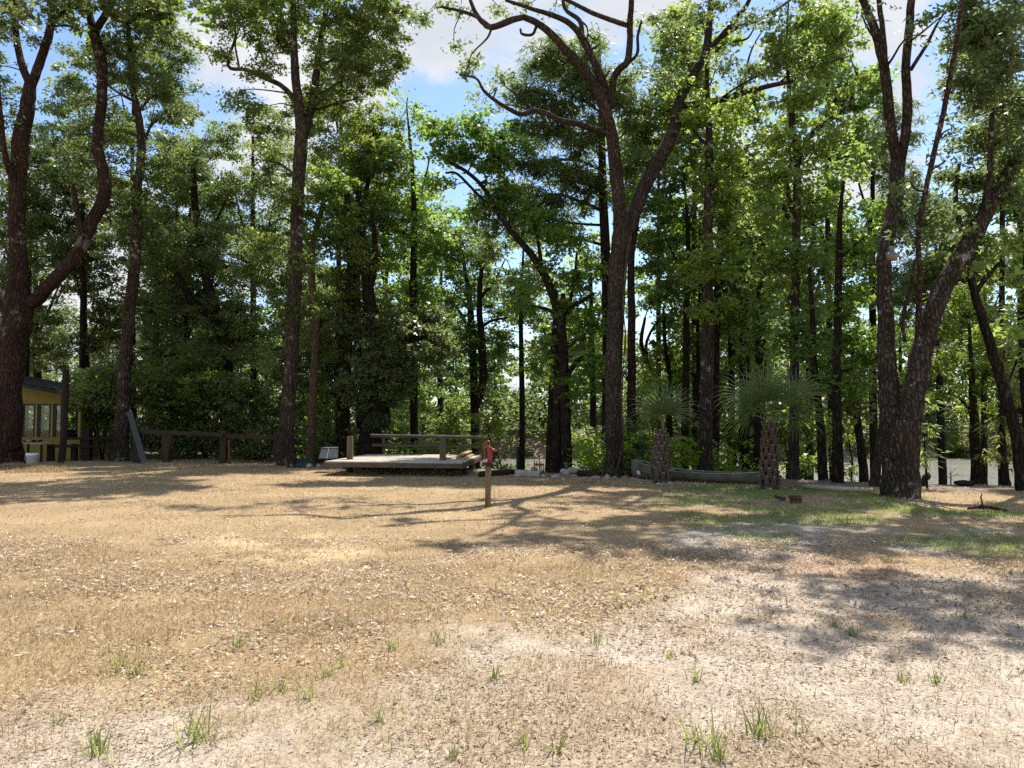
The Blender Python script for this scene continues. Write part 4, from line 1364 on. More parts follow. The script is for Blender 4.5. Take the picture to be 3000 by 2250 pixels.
# ------------------------------------------------------------------ the trees, near ones traced limb by limb (px, py, width in photo pixels)
tree('oak_tree', 'large oak with reddish bark and forking limbs at the left edge', 'oak', 27.0, 'bark_red', [
    [(15, 1350, 83), (22, 1200, 76), (32, 1050, 74), (45, 960, 79), (52, 890, 72), (55, 780, 47), (52, 640, 45), (56, 500, 45), (62, 400, 45), (82, 300, 38), (90, 240, 31)],
    [(62, 900, 41), (104, 880, 40), (150, 828, 38), (203, 772, 36), (235, 730, 36), (270, 650, 36), (305, 580, 36), (304, 510, 32), (284, 434, 31), (289, 362, 29), (298, 289, 29), (299, 208, 30), (289, 149, 31), (274, 90, 29)],
    [(274, 90, 23), (258, 20, 20), (250, -80, 16), (230, -260, 11)], [(280, 90, 22), (310, 40, 20), (336, -20, 18), (380, -200, 11)],
    [(88, 250, 23), (60, 170, 20), (45, 80, 18), (48, -30, 16), (40, -250, 11)], [(92, 250, 27), (115, 190, 25), (140, 110, 23), (156, 30, 20), (162, -60, 18), (190, -260, 11)],
    [(140, 110, 11), (170, 50, 10), (225, -5, 8), (300, -70, 6)], [(150, 80, 7), (180, 75, 6), (215, 80, 4)],
    [(30, 930, 32), (8, 880, 27), (-20, 830, 25), (-80, 700, 22), (-120, 500, 16)], [(60, 560, 22), (20, 480, 18), (0, 330, 14), (-10, 200, 11)],
    [(228, 745, 20), (238, 690, 16), (226, 620, 14), (218, 560, 14), (214, 540, 9)]],
    [(-40, 200, 90, 110, .5), (45, 70, 70, 70, .35), (190, 25, 60, 45, .5), (340, -40, 120, 60, .7), (20, 330, 50, 60, .4), (5, 480, 40, 60, .5), (10, 640, 40, 30, .5), (130, 60, 40, 50, .25)],
    [(-20.5, 27, 17.5, 3.5, 3.0, 2.0, .8), (-16.5, 26.5, 18, 3.2, 3, 2, .8), (-13.5, 27, 17, 2.4, 2.5, 1.6, .8)], seed=1)

tree('oak_tree', 'oak with a slender leaning trunk behind the grey leaning plank', 'oak', 29.3, 'bark_lichen', [
    [(352, 1352, 41), (360, 1200, 38), (368, 1050, 34), (378, 920, 33), (394, 780, 30), (403, 650, 26), (402, 560, 25), (416, 430, 23), (402, 320, 20), (386, 250, 16), (382, 150, 13), (372, 20, 11), (365, -150, 7)],
    [(412, 440, 8), (450, 360, 7), (520, 340, 5), (570, 370, 3)], [(404, 330, 8), (450, 280, 7), (500, 280, 5)], [(398, 300, 10), (330, 260, 7), (280, 210, 5)]],
    [(430, 80, 95, 110), (340, 170, 80, 80), (505, 190, 60, 75, .8), (440, 245, 95, 55), (260, 300, 70, 50, .5), (340, 400, 80, 75, .8), (520, 330, 50, 40, .5), (470, 480, 95, 75, .9), (290, 520, 80, 80, .8), (560, 270, 35, 25, .4), (240, 160, 50, 60, .5), (470, 10, 60, 50, .8), (380, 600, 90, 70, .6), (330, 700, 70, 70, .6), (440, 720, 80, 70, .6), (200, 400, 60, 60, .5)],
    [(-14, 29.5, 17.5, 3, 2.8, 2, .8)], seed=2)

tree('oak_tree', 'small dark curving tree behind the fence left of the tall oak', 'oak', 32.5, 'bark_dark', [
    [(690, 1330, 34), (675, 1180, 32), (660, 1020, 30), (640, 930, 26), (615, 850, 24), (590, 740, 22), (572, 600, 20), (566, 500, 16), (575, 420, 10)],
    [(650, 990, 24), (620, 930, 22), (560, 880, 20), (520, 800, 14)], [(590, 700, 10), (630, 650, 8), (670, 570, 5)]],
    [(560, 450, 80, 65), (640, 410, 80, 50, .9), (520, 590, 90, 80), (680, 540, 90, 80), (600, 720, 110, 90), (480, 780, 90, 90), (730, 780, 90, 100), (560, 920, 100, 90), (700, 960, 90, 90), (440, 900, 80, 90), (620, 1060, 100, 80)], seed=3)

tree('oak_tree', 'tall straight oak with a broad high crown left of the deck', 'oak', 25.8, 'bark_lichen', [
    [(838, 1370, 48), (844, 1200, 41), (852, 1050, 40), (862, 900, 38), (868, 720, 36), (872, 560, 36), (884, 420, 38), (878, 320, 29), (864, 200, 24), (860, 80, 19), (858, -60, 14), (850, -250, 7)],
    [(890, 400, 26), (915, 300, 24), (932, 180, 21), (950, 60, 15), (980, -80, 10)], [(870, 300, 19), (830, 255, 15), (780, 230, 14), (720, 205, 12), (668, 192, 10), (690, 100, 7), (670, 20, 4)],
    [(925, 200, 10), (1000, 160, 9), (1080, 90, 6)], [(880, 340, 10), (960, 310, 8), (1040, 290, 5)], [(700, 195, 7), (690, 120, 5), (720, 40, 3)], [(905, 330, 12), (980, 250, 9), (1060, 220, 5)],
    [(872, 520, 9), (820, 480, 7), (770, 470, 4)], [(868, 660, 8), (830, 640, 5), (790, 660, 3)]],
    [(700, 60, 75, 60, .7), (780, 25, 80, 60, .9), (630, 150, 55, 35, .6), (815, 120, 70, 60), (760, 205, 60, 35), (975, 55, 110, 75), (1075, 100, 90, 85), (1120, 25, 70, 55), (1000, 190, 100, 75), (1115, 215, 60, 75, .9), (940, 290, 80, 50), (750, 315, 70, 40, .8), (690, 285, 50, 28, .8), (1010, 320, 95, 50), (800, 430, 65, 50, .6), (950, 430, 75, 55, .7), (830, 560, 65, 55, .6), (780, 690, 65, 65, .5), (905, 790, 55, 50, .5), (1150, 120, 45, 80, .7), (640, 40, 50, 40, .5), (720, 370, 50, 25, .6), (830, 900, 50, 50, .5), (930, 900, 60, 50, .6), (800, 1040, 45, 45, .5)],
    [(-7.5, 26, 17, 3.2, 2.8, 2, .9), (-4.6, 26, 17.2, 2.2, 2.4, 1.6, .9), (-9.6, 26.5, 16.5, 2, 2, 1.4, .8)], seed=4)

tree('gum_tree', 'thin pale trunked tree just right of the tall oak', 'gum', 27.6, 'bark_pale', [
    [(910, 1350, 26), (916, 1200, 24), (922, 1060, 23), (928, 950, 21), (914, 830, 20), (916, 720, 18), (940, 620, 14), (965, 520, 9)],
    [(924, 1000, 8), (950, 960, 7), (990, 930, 5)], [(915, 740, 10), (890, 690, 7), (870, 640, 4)]],
    [(965, 540, 65, 65), (900, 640, 55, 50, .8), (1000, 650, 60, 65, .8), (945, 720, 55, 50, .7)], seed=5)

tree('ivy_tree', 'dark tree smothered in ivy behind the left end of the deck', 'ivy', 28.2, 'bark_dark', [
    [(1085, 1345, 70), (1090, 1240, 62), (1105, 1140, 56), (1100, 1000, 44), (1080, 860, 34), (1062, 700, 26), (1050, 560, 18)],
    [(1105, 1160, 34), (1140, 1090, 30), (1180, 1010, 22), (1230, 960, 14)], [(1080, 860, 22), (1100, 760, 18), (1090, 620, 12)]],
    [(1060, 1130, 60, 90, 1.3), (1120, 1090, 70, 100, 1.3), (1170, 1030, 70, 70, 1.2), (1230, 1000, 75, 70, 1.0), (1150, 950, 80, 60), (1065, 970, 65, 80, 1.1), (1270, 1060, 60, 60, .9), (1160, 1140, 50, 60, 1.2), (1090, 1230, 45, 50, 1.1), (1250, 940, 60, 40)], seed=6)
tree('oak_tree', 'thick dark trunk standing left of the ivy tree behind the deck', 'oak', 28.8, 'bark_dark', [
    [(1004, 1342, 44), (1006, 1200, 38), (1012, 1060, 36), (1022, 900, 34), (1030, 760, 28), (1020, 620, 20), (1010, 500, 12)]],
    [(990, 880, 80, 80, .9), (1040, 780, 80, 75, .9), (960, 1010, 70, 80, .8), (1000, 640, 70, 60, .8)], seed=7)
tree('gum_tree', 'yellow green leafy tree rising behind the ivy covered tree', 'gum', 30.5, 'bark_dark', [
    [(1060, 1320, 26), (1050, 1000, 24), (1045, 800, 20), (1060, 640, 16), (1085, 480, 11), (1095, 370, 6)]],
    [(1090, 370, 75, 60, .9), (1045, 460, 70, 70), (1120, 500, 70, 70), (1030, 590, 75, 70), (1110, 630, 75, 65), (1150, 420, 45, 50, .7), (1060, 720, 80, 60)], seed=8)

tree('gum_tree', 'slender straight tree rising behind the back railing of the deck', 'gum', 30.6, 'bark_dark', [
    [(1213, 1345, 24), (1213, 1150, 22), (1212, 950, 21), (1212, 780, 20), (1214, 640, 18), (1208, 500, 12), (1200, 400, 8), (1192, 320, 4), (1194, 280, 3)],
    [(1212, 720, 14), (1190, 690, 12), (1150, 672, 11), (1110, 676, 9), (1070, 695, 6)], [(1206, 480, 8), (1180, 420, 6), (1160, 350, 4)], [(1212, 600, 8), (1240, 540, 6), (1260, 460, 4)]],
    [(1190, 540, 50, 55, .6), (1165, 450, 60, 70, .45), (1195, 310, 50, 65, .28), (1225, 380, 45, 60, .3), (1150, 640, 75, 55, .7), (1250, 690, 65, 65, .7), (1120, 750, 75, 60, .9), (1235, 820, 65, 70, .8), (1300, 750, 60, 60, .7), (1140, 860, 80, 60, .9), (1250, 560, 50, 50, .5)], seed=9)

tree('gum_tree', 'slim dark twin stemmed tree behind the right end of the deck', 'gum', 32.0, 'bark_dark', [
    [(1396, 1345, 26), (1390, 1180, 24), (1386, 1040, 22), (1380, 930, 20), (1374, 860, 16), (1360, 780, 11), (1340, 690, 6)],
    [(1392, 1200, 22), (1414, 1120, 24), (1412, 1000, 22), (1404, 900, 18), (1410, 800, 13), (1430, 700, 8)], [(1384, 1000, 11), (1352, 920, 9), (1320, 890, 6)], [(1408, 960, 11), (1440, 940, 9), (1490, 930, 6)], [(1404, 880, 10), (1450, 820, 7), (1480, 760, 4)]],
    [(1380, 790, 80, 65, .7), (1320, 880, 70, 50, .5), (1450, 830, 60, 50, .5), (1345, 680, 75, 65, .6), (1435, 710, 70, 55, .6), (1480, 920, 70, 35, .7), (1330, 1060, 60, 65, .7), (1430, 1100, 50, 80, .7), (1470, 1010, 55, 50, .7), (1400, 1000, 60, 50, .5), (1340, 980, 60, 50, .5)], seed=10)

tree('gum_tree', 'leaning tree with large bright leaves left of the central forked tree', 'gum', 24.6, 'bark_dark', [
    [(1660, 1385, 34), (1658, 1240, 30), (1652, 1120, 28), (1648, 1000, 28), (1636, 920, 28), (1610, 840, 24), (1580, 780, 22), (1540, 725, 20), (1500, 680, 17), (1460, 620, 14), (1420, 555, 12), (1370, 505, 11), (1310, 470, 9), (1258, 420, 6)],
    [(1640, 950, 20), (1660, 900, 18), (1690, 890, 14), (1740, 860, 8)], [(1642, 930, 16), (1600, 905, 12), (1545, 895, 9)], [(1652, 1120, 18), (1690, 1060, 16), (1740, 1035, 10)],
    [(1480, 650, 11), (1400, 570, 9), (1340, 510, 8), (1305, 506, 6)], [(1590, 800, 12), (1575, 700, 10), (1560, 640, 6)], [(1648, 960, 14), (1680, 840, 11), (1690, 740, 7)]],
    [(1290, 380, 55, 45, .9), (1370, 365, 65, 40, .9), (1440, 395, 60, 45, .9), (1330, 455, 60, 50, .9), (1420, 480, 70, 50, .9), (1500, 450, 50, 45, .6), (1295, 560, 50, 35, .6), (1470, 570, 65, 55, .7), (1400, 620, 65, 45, .7), (1560, 660, 65, 60, .7), (1640, 680, 70, 60, .7), (1700, 790, 60, 55, .6), (1560, 830, 45, 35, .35), (1625, 790, 50, 45, .5), (1540, 900, 45, 30, .5), (1700, 950, 60, 60, .7), (1740, 1080, 50, 60, .7), (1690, 1150, 40, 60, .6), (1600, 1030, 40, 50, .5)], seed=11)
tree('gum_tree', 'straight black trunk standing close left of the leaning bright leaved tree', 'ivy', 25.0, 'bark_dark', [
    [(1633, 1388, 36), (1634, 1250, 32), (1636, 1100, 28), (1640, 980, 22), (1650, 860, 14)]],
    [(1690, 1000, 50, 40, .6), (1640, 1080, 35, 50, .6), (1655, 900, 40, 40, .6)], seed=12)
tree('gum_tree', 'thin crooked tree with a curled branch between deck and central tree', 'gum', 27.2, 'bark_dark', [
    [(1605, 1375, 26), (1612, 1240, 20), (1618, 1120, 18), (1622, 1000, 16), (1626, 930, 13), (1632, 850, 8)],
    [(1622, 1030, 10), (1600, 1035, 9), (1590, 1005, 8), (1597, 985, 6), (1590, 960, 4)]],
    [(1600, 960, 30, 25, .35), (1640, 900, 45, 50, .5), (1580, 1100, 40, 60, .5)], seed=13)

tree('oak_tree', 'large forked tree with winding bare limbs right of the pump', 'oak', 20.9, 'bark_grey', [
    [(1797, 1402, 50), (1798, 1250, 50), (1801, 1080, 49), (1804, 940, 49), (1808, 820, 52), (1818, 720, 58), (1828, 650, 54)],
    [(1818, 670, 42), (1812, 580, 40), (1800, 470, 38), (1790, 380, 36), (1772, 318, 34), (1748, 262, 30), (1710, 205, 28), (1660, 150, 25), (1615, 100, 22), (1575, 68, 20), (1535, 50, 18)],
    [(1840, 680, 40), (1862, 610, 42), (1900, 520, 42), (1945, 440, 40), (1978, 370, 36), (1990, 300, 30), (2030, 220, 27), (2068, 150, 24), (2078, 70, 20), (2084, -20, 16), (2090, -250, 8)],
    [(1535, 50, 18), (1500, 58, 19), (1440, 80, 18), (1412, 62, 16), (1385, 20, 12), (1360, -60, 7)], [(1440, 80, 12), (1395, 48, 11), (1340, 30, 9), (1290, 20, 6)],
    [(1782, 330, 28), (1768, 250, 26), (1745, 190, 25), (1705, 110, 22), (1672, 70, 18), (1620, 45, 15), (1555, 25, 12), (1480, 0, 9)],
    [(1706, 112, 16), (1698, 60, 14), (1655, 25, 12), (1648, -40, 9)], [(1788, 320, 24), (1796, 240, 22), (1812, 205, 22), (1838, 180, 20), (1846, 120, 19), (1845, 60, 18), (1852, -20, 16), (1860, -250, 8)],
    [(1840, 75, 16), (1800, 62, 15), (1740, 40, 14), (1690, 15, 12), (1640, -10, 10)], [(1830, 190, 12), (1866, 160, 10), (1868, 110, 9), (1880, 60, 7)],
    [(1795, 395, 22), (1760, 385, 20), (1720, 372, 19), (1690, 362, 18), (1640, 352, 17), (1600, 332, 16), (1560, 325, 16), (1528, 335, 15), (1490, 318, 13), (1445, 290, 11), (1415, 262, 9), (1395, 230, 7), (1345, 218, 5)],
    [(2000, 310, 20), (2060, 302, 20), (2120, 290, 19), (2190, 268, 17), (2260, 250, 15), (2330, 235, 13), (2400, 212, 10), (2460, 190, 7)],
    [(2068, 150, 18), (2110, 110, 17), (2160, 50, 15), (2195, 0, 12), (2230, -120, 8)], [(2120, 105, 14), (2160, 80, 12), (2220, 60, 10), (2280, 25, 8), (2330, -10, 5)], [(2150, 122, 7), (2190, 112, 6), (2210, 80, 4)],
    [(1950, 430, 9), (1975, 385, 8), (2000, 410, 7), (2050, 430, 6)], [(1870, 600, 11), (1900, 480, 8), (1960, 430, 6), (2010, 410, 4)], [(1575, 68, 10), (1560, 100, 9), (1530, 100, 8), (1525, 85, 7)]],
    [(1370, 195, 42, 55, .40), (1330, 135, 40, 45, .22), (1430, 275, 38, 32, .45), (1475, 235, 32, 42, .45), (1350, 15, 50, 30, .5), (1475, 35, 40, 30, .3), (1260, 30, 55, 40, .5), (1545, 15, 50, 20, .3), (1915, 60, 50, 50, .5, 1.1), (1990, 120, 60, 60, .5, 1.1), (2050, 40, 60, 50, .7, 1.1), (1950, 225, 50, 50, .4, 1.1), (2100, 190, 60, 40, .5, 1.1), (2195, 235, 65, 32, .8, 1.1), (2300, 200, 65, 40, .9), (2390, 190, 65, 45, .9), (2450, 150, 50, 40, .7), (2160, 40, 50, 40, .6, 1.1), (1780, 130, 40, 40, .25, 1.1), (1880, 170, 40, 40, .3, 1.1), (1620, 20, 50, 25, .25), (2270, 40, 50, 35, .6), (1460, 320, 30, 20, .3)],
    [(5.2, 20.5, 16.5, 2.6, 2.2, 1.6, .9), (7.6, 20.2, 16.5, 2.6, 2.4, 1.5, .8), (9.5, 19.4, 15.5, 2.0, 2.0, 1.3, .7)], flare=1.25, seed=14)

tree('cypress_tree', 'bald cypress with feathery drooping foliage behind the central forked tree', 'cypress', 26.6, 'bark_dark', [
    [(1778, 1385, 40), (1780, 1150, 34), (1778, 900, 31), (1772, 700, 28), (1766, 520, 24), (1762, 360, 18), (1758, 220, 11), (1755, 130, 6)],
    [(1770, 620, 12), (1700, 590, 10), (1630, 570, 8), (1560, 580, 5)], [(1766, 500, 11), (1690, 470, 9), (1600, 470, 7), (1540, 478, 4)], [(1770, 560, 9), (1680, 530, 7), (1590, 535, 4)], [(1764, 400, 9), (1700, 370, 7), (1640, 360, 4)],
    [(1766, 450, 8), (1820, 400, 6), (1860, 370, 4)], [(1762, 330, 7), (1700, 290, 5), (1640, 260, 3)], [(1774, 720, 10), (1700, 700, 8), (1640, 690, 5)], [(1772, 660, 9), (1690, 655, 7), (1580, 640, 4)], [(1768, 380, 8), (1660, 398, 6), (1550, 390, 4)]],
    [(1600, 190, 71, 58), (1690, 220, 61, 60), (1550, 275, 66, 46), (1650, 305, 71, 52), (1755, 270, 47, 72), (1600, 385, 85, 46), (1720, 410, 61, 60), (1840, 320, 52, 72, .9), (1875, 400, 57, 65, .9), (1555, 478, 85, 43), (1680, 505, 71, 49), (1500, 560, 71, 43, .9), (1455, 640, 71, 46, .8), (1610, 590, 71, 49), (1730, 570, 47, 65), (1860, 490, 47, 65, .7), (1640, 680, 66, 49, .8), (1560, 640, 57, 40, .8), (1510, 395, 57, 31, .7), (1820, 240, 38, 58, .7), (1640, 130, 38, 43, .6), (1720, 150, 38, 49, .7), (1430, 720, 57, 37, .6)], seed=15, dens=1.25)

tree('gum_tree', 'straight dark trunk close on the right of the central forked tree', 'gum', 24.4, 'bark_dark', [
    [(1849, 1400, 32), (1850, 1240, 26), (1850, 1080, 24), (1850, 900, 22), (1851, 740, 20), (1866, 640, 17), (1885, 540, 12), (1920, 440, 7)]],
    [(1905, 600, 45, 50, .5), (1940, 500, 45, 45, .5), (1850, 1280, 40, 90, .8), (1870, 1340, 35, 45, .9)], seed=16)

tree('gum_tree', 'small tree with two curving dark stems behind the young palm', 'gum', 27.8, 'bark_dark', [
    [(1965, 1380, 22), (1960, 1230, 20), (1950, 1180, 18), (1925, 1120, 16), (1895, 1060, 14), (1878, 1000, 12), (1890, 930, 8)],
    [(1962, 1200, 16), (1960, 1100, 14), (1948, 1000, 12), (1944, 900, 8)], [(1895, 1060, 9), (1895, 1000, 9), (1920, 950, 7), (1945, 920, 4)]],
    [(1930, 860, 55, 50, .5), (1990, 940, 60, 60, .8), (1900, 1060, 40, 40, .6), (1960, 1040, 55, 50, .8), (1930, 1130, 50, 40, .7), (2010, 1080, 50, 60, .8)], seed=17)
tree('gum_tree', 'thin dark tree standing right behind the young palm crown', 'gum', 25.4, 'bark_dark', [
    [(2003, 1390, 24), (2006, 1240, 22), (2010, 1080, 20), (2012, 900, 18), (2016, 740, 14), (2010, 600, 9), (2000, 480, 5)], [(2012, 840, 9), (1980, 760, 7), (1950, 700, 4)]],
    [(2000, 480, 65, 55, .7), (1945, 570, 65, 60, .7), (1945, 700, 75, 65, .8), (2020, 800, 70, 70, .9), (1920, 800, 60, 50, .6), (2030, 640, 60, 60, .8), (1970, 860, 60, 50, .8)], seed=18)
tree('gum_tree', 'thin crooked dark stem left of the grey trunked tall tree', 'gum', 26.0, 'bark_dark', [
    [(2032, 1392, 15), (2034, 1260, 14), (2040, 1150, 14), (2046, 1080, 13), (2044, 980, 11), (2050, 850, 7)]],
    [(2050, 900, 50, 60, .8), (2030, 1010, 45, 45, .8)], seed=19)
tree('gum_tree', 'tall tree with a grey lichened lower trunk between the two palms', 'gum', 22.4, 'bark_lichen', [
    [(2066, 1400, 38), (2068, 1250, 36), (2071, 1100, 37), (2074, 950, 37), (2072, 800, 32), (2074, 650, 28), (2076, 500, 25), (2076, 380, 20), (2072, 260, 14), (2070, 120, 8)],
    [(2075, 560, 11), (2120, 500, 8), (2160, 470, 5)], [(2075, 430, 10), (2030, 380, 7), (2000, 330, 4)], [(2073, 760, 10), (2120, 700, 7), (2150, 640, 4)]],
    [(2060, 345, 65, 55, .8), (2140, 345, 60, 45, .8), (2135, 455, 65, 55, .9), (2080, 540, 75, 50, .8), (2160, 590, 65, 65, .9), (2050, 790, 60, 60, .7), (2125, 750, 65, 65, .9), (2090, 900, 60, 45, .7), (2030, 250, 50, 40, .6), (2110, 650, 50, 40, .7)], seed=20)
tree('gum_tree', 'dark trunk half hidden close right of the grey trunked tall tree', 'gum', 25.8, 'bark_dark', [
    [(2094, 1392, 26), (2096, 1200, 24), (2098, 1000, 22), (2104, 800, 18), (2110, 620, 12)]],
    [(2140, 820, 65, 65, .9), (2130, 950, 60, 55, .9), (2170, 700, 60, 60, .8)], seed=21)
for i, (bx_, w, dd, lab) in enumerate(((2140, 20, 29.0, 'dark trunk deep in the grove, leftmost behind the spreading palm'), (2178, 30, 26.4, 'dark trunk behind the spreading palm, second from the left'), (2224, 32, 24.0, 'thick dark trunk just left of the spreading palm trunk'))):
    tree('gum_tree', lab, 'gum', dd, 'bark_dark', [
        [(bx_, 1392, w * 1.2), (bx_ + 2, 1230, w), (bx_ + 4, 1050, w * .95), (bx_ + 5, 880, w * .85), (bx_ + 10, 700, w * .7), (bx_ + 8, 540, w * .45)],
        [(bx_ + 5, 860, w * .4), (bx_ + 50, 780, w * .3), (bx_ + 80, 700, w * .15)]],
        [(bx_ + 10, 560, 65, 60, .8), (bx_ + 40, 690, 70, 65, .9), (bx_ - 10, 780, 65, 60, .8), (bx_ + 60, 850, 60, 60, .8), (bx_, 930, 60, 60, .9), (bx_ + 20, 1040, 55, 50, .8)], seed=22 + i)
tree('gum_tree', 'tall forking tree behind the spreading palm with limbs reaching up right', 'gum', 20.6, 'bark_grey', [
    [(2325, 1412, 32), (2326, 1250, 28), (2327, 1080, 25), (2330, 900, 25), (2332, 760, 24), (2334, 620, 23), (2335, 500, 22), (2330, 430, 17), (2318, 360, 14), (2310, 250, 11), (2305, 130, 7), (2310, 10, 5)],
    [(2338, 480, 18), (2350, 430, 17), (2385, 385, 16), (2440, 345, 14), (2480, 310, 12), (2500, 270, 10), (2512, 200, 6)], [(2330, 440, 9), (2324, 330, 8), (2328, 230, 6)], [(2322, 620, 16), (2305, 540, 13), (2320, 460, 9)], [(2310, 640, 14), (2290, 600, 12), (2268, 640, 5)]],
    [(2330, 80, 75, 60, .8), (2295, 170, 50, 50, .7), (2410, 70, 70, 60, .8), (2470, 120, 50, 50, .7), (2330, 290, 65, 50, .9), (2420, 310, 60, 40, .7), (2280, 390, 65, 50, .9), (2380, 440, 65, 55, .8), (2480, 395, 50, 50, .6), (2260, 510, 70, 65, .9), (2360, 590, 75, 60, .9), (2240, 650, 65, 60, .9), (2430, 610, 65, 60, .7), (2330, 740, 75, 65, .8), (2430, 770, 65, 65, .8), (2250, 790, 65, 75, .8), (2380, 880, 70, 65, .8), (2480, 500, 50, 45, .5), (2500, 250, 40, 45, .5), (2420, 200, 55, 45, .7), (2320, 460, 60, 45, .7)],
    [(7.5, 20.5, 15.0, 2.2, 2.0, 1.4, .7)], seed=25)
tree('gum_tree', 'thick black trunk right of the spreading palm, left of a pair', 'gum', 19.8, 'bark_dark', [
    [(2412, 1424, 30), (2408, 1330, 26), (2402, 1230, 24), (2394, 1140, 22), (2384, 1050, 18), (2380, 920, 14), (2370, 780, 9)]],
    [(2400, 980, 60, 55, .8), (2360, 1040, 55, 50, .7), (2440, 1080, 50, 50, .7), (2380, 1130, 45, 40, .6), (2300, 960, 55, 55, .7)], seed=26)
tree('gum_tree', 'straight black trunk right of the spreading palm, right of a pair', 'gum', 19.0, 'bark_dark', [
    [(2456, 1428, 36), (2455, 1330, 30), (2452, 1200, 26), (2452, 1050, 23), (2456, 900, 22), (2458, 740, 19), (2462, 620, 14), (2472, 530, 7)], [(2458, 760, 9), (2500, 720, 7), (2540, 690, 4)]],
    [(2480, 560, 55, 55, .45), (2540, 650, 50, 55, .55), (2520, 780, 50, 65, .8), (2500, 990, 60, 65, .8), (2540, 1070, 42, 60, .8), (2480, 1120, 50, 50, .7), (2500, 880, 50, 50, .7)], seed=27)
tree('gum_tree', 'dark trunk leaning left against the bright river', 'gum', 20.6, 'bark_dark', [
    [(2535, 1418, 26), (2526, 1340, 24), (2516, 1260, 22), (2508, 1190, 20), (2500, 1100, 15), (2495, 980, 9)]],
    [(2500, 1080, 45, 45, .8), (2530, 1170, 40, 40, .7), (2480, 1210, 45, 40, .7)], seed=28)
mb_pts = [gz(2560, 1430, -.1), P(2570, 1350, 18.0), P(2582, 1280, 18.1), P(2592, 1230, 18.2)]
mb_pts[0] = Vector((P(2560, 1430, 18.0).x, 18.0, hz(P(2560, 1430, 18.0).x, 18.0) - .1))
log_thing('snag', mb_pts, [0.125, 0.11, 0.10, 0.09], 'bark_grey', 'bare broken trunk leaning right beside the twin tree', 'snag', 11)

tree('oak_tree', 'big twin trunked oak on the right with a lamp on its left stem', 'oak', 15.5, 'bark_lichen', [
    [(2638, 1462, 108), (2637, 1400, 96), (2636, 1330, 84), (2635, 1270, 62), (2635, 1235, 34)],
    [(2612, 1458, 60), (2614, 1380, 58), (2616, 1290, 60), (2610, 1200, 60), (2602, 1100, 54), (2596, 1000, 48), (2592, 900, 43), (2590, 820, 40), (2590, 760, 42), (2602, 690, 42), (2616, 620, 40), (2626, 540, 40), (2632, 460, 42)],
    [(2664, 1458, 64), (2661, 1380, 62), (2658, 1290, 66), (2672, 1180, 64), (2688, 1090, 60), (2705, 1010, 58), (2728, 930, 56), (2756, 860, 52), (2792, 790, 52), (2836, 720, 50), (2880, 640, 46), (2925, 560, 40), (2975, 470, 34), (3040, 380, 28), (3100, 200, 18)],
    [(2628, 470, 30), (2612, 390, 30), (2602, 300, 29), (2590, 200, 28), (2566, 100, 25), (2540, 30, 22), (2515, -40, 19), (2480, -220, 12)], [(2594, 230, 18), (2590, 140, 18), (2582, 60, 16), (2572, -30, 14), (2570, -220, 8)],
    [(2638, 470, 30), (2652, 400, 28), (2658, 300, 27), (2655, 200, 25), (2662, 100, 24), (2668, 0, 22), (2670, -150, 15), (2660, -330, 8)], [(2668, 205, 12), (2690, 170, 11), (2716, 130, 10), (2740, 80, 8), (2765, 40, 5)],
    [(2690, 1010, 20), (2692, 900, 17), (2695, 820, 16), (2690, 700, 15), (2700, 620, 15), (2725, 500, 15), (2748, 400, 15), (2770, 300, 15), (2790, 190, 14), (2808, 90, 13), (2822, -20, 11), (2840, -200, 6)],
    [(2700, 1000, 12), (2715, 900, 11), (2740, 830, 9), (2765, 800, 7)], [(2650, 1000, 12), (2645, 930, 11), (2670, 830, 9), (2680, 760, 7)], [(2880, 640, 22), (2900, 500, 18), (2905, 350, 13), (2920, 200, 8)], [(2836, 720, 20), (2800, 600, 15), (2810, 480, 10)]],
    [(2640, 545, 45, 45, .35), (2700, 610, 45, 55, .5), (2765, 480, 40, 50, .35), (2850, 120, 70, 80, 1.5), (2920, 60, 75, 70, 1.5), (2960, 180, 60, 75, 1.5), (2870, 260, 60, 75, 1.5), (2940, 330, 70, 75, 1.2, 1.5), (2850, 390, 60, 65, 1.2, 1.5), (2965, 450, 60, 55, 1.2, 1.5), (2820, 520, 55, 55, 1.2, 1.5), (2900, 540, 65, 55, 1.2, 1.5), (2755, 630, 55, 55, .8), (2840, 630, 60, 45, 1.2, 1.5), (2980, 600, 50, 50, 1.2, 1.5), (2705, 95, 36, 30, .5), (2755, 50, 36, 36, .6), (2540, 30, 36, 30, .3), (2710, 720, 45, 45, .6), (2880, 760, 45, 40, 1.2, 1.5), (2830, 40, 40, 60, 1.5), (2790, 380, 30, 40, .5), (2990, 300, 40, 60, 1.2, 1.5), (2660, 680, 36, 36, .4)],
    [(6.9, 14.5, 14.4, 1.7, 1.2, .9, 1.3), (9.4, 14.7, 14.8, 1.9, 1.2, 1.0, 1.2), (11.8, 14.9, 14.4, 1.9, 1.3, 1.0, 1.1), (8.8, 17.9, 14.4, 2.0, 1.1, 1.0, 1.0), (12.0, 17.6, 14.0, 2.2, 1.3, 1.1, 1.0)], flare=1.22, seed=30)
vp = [(1806, 1385), (1818, 1330), (1826, 1270), (1820, 1210), (1822, 1130), (1828, 1050), (1832, 980), (1826, 900), (1830, 820), (1838, 740), (1850, 690)]
vpts = spline([tuple(P(a_, b_, 20.62)) for a_, b_ in vp], 4)
single('vine', MB().tube(vpts, [0.022 + 0.008 * math.sin(i * 0.9) for i in range(len(vpts))], 7).mesh('vine'), 'bark_pale', 'ropy bare vine climbing the right side of the central forked trunk', 'vine', smooth=True)
lpt = P(2613, 745, 15.0)
lamp = thing('yard_lamp', 'grey cylindrical yard lamp mounted on the left stem of the twin oak', 'lamp', lpt.to_tuple())
k_ = 15.0 / F
lx = lpt.x
def lz(y):
    return P(0, y, 15.0).z
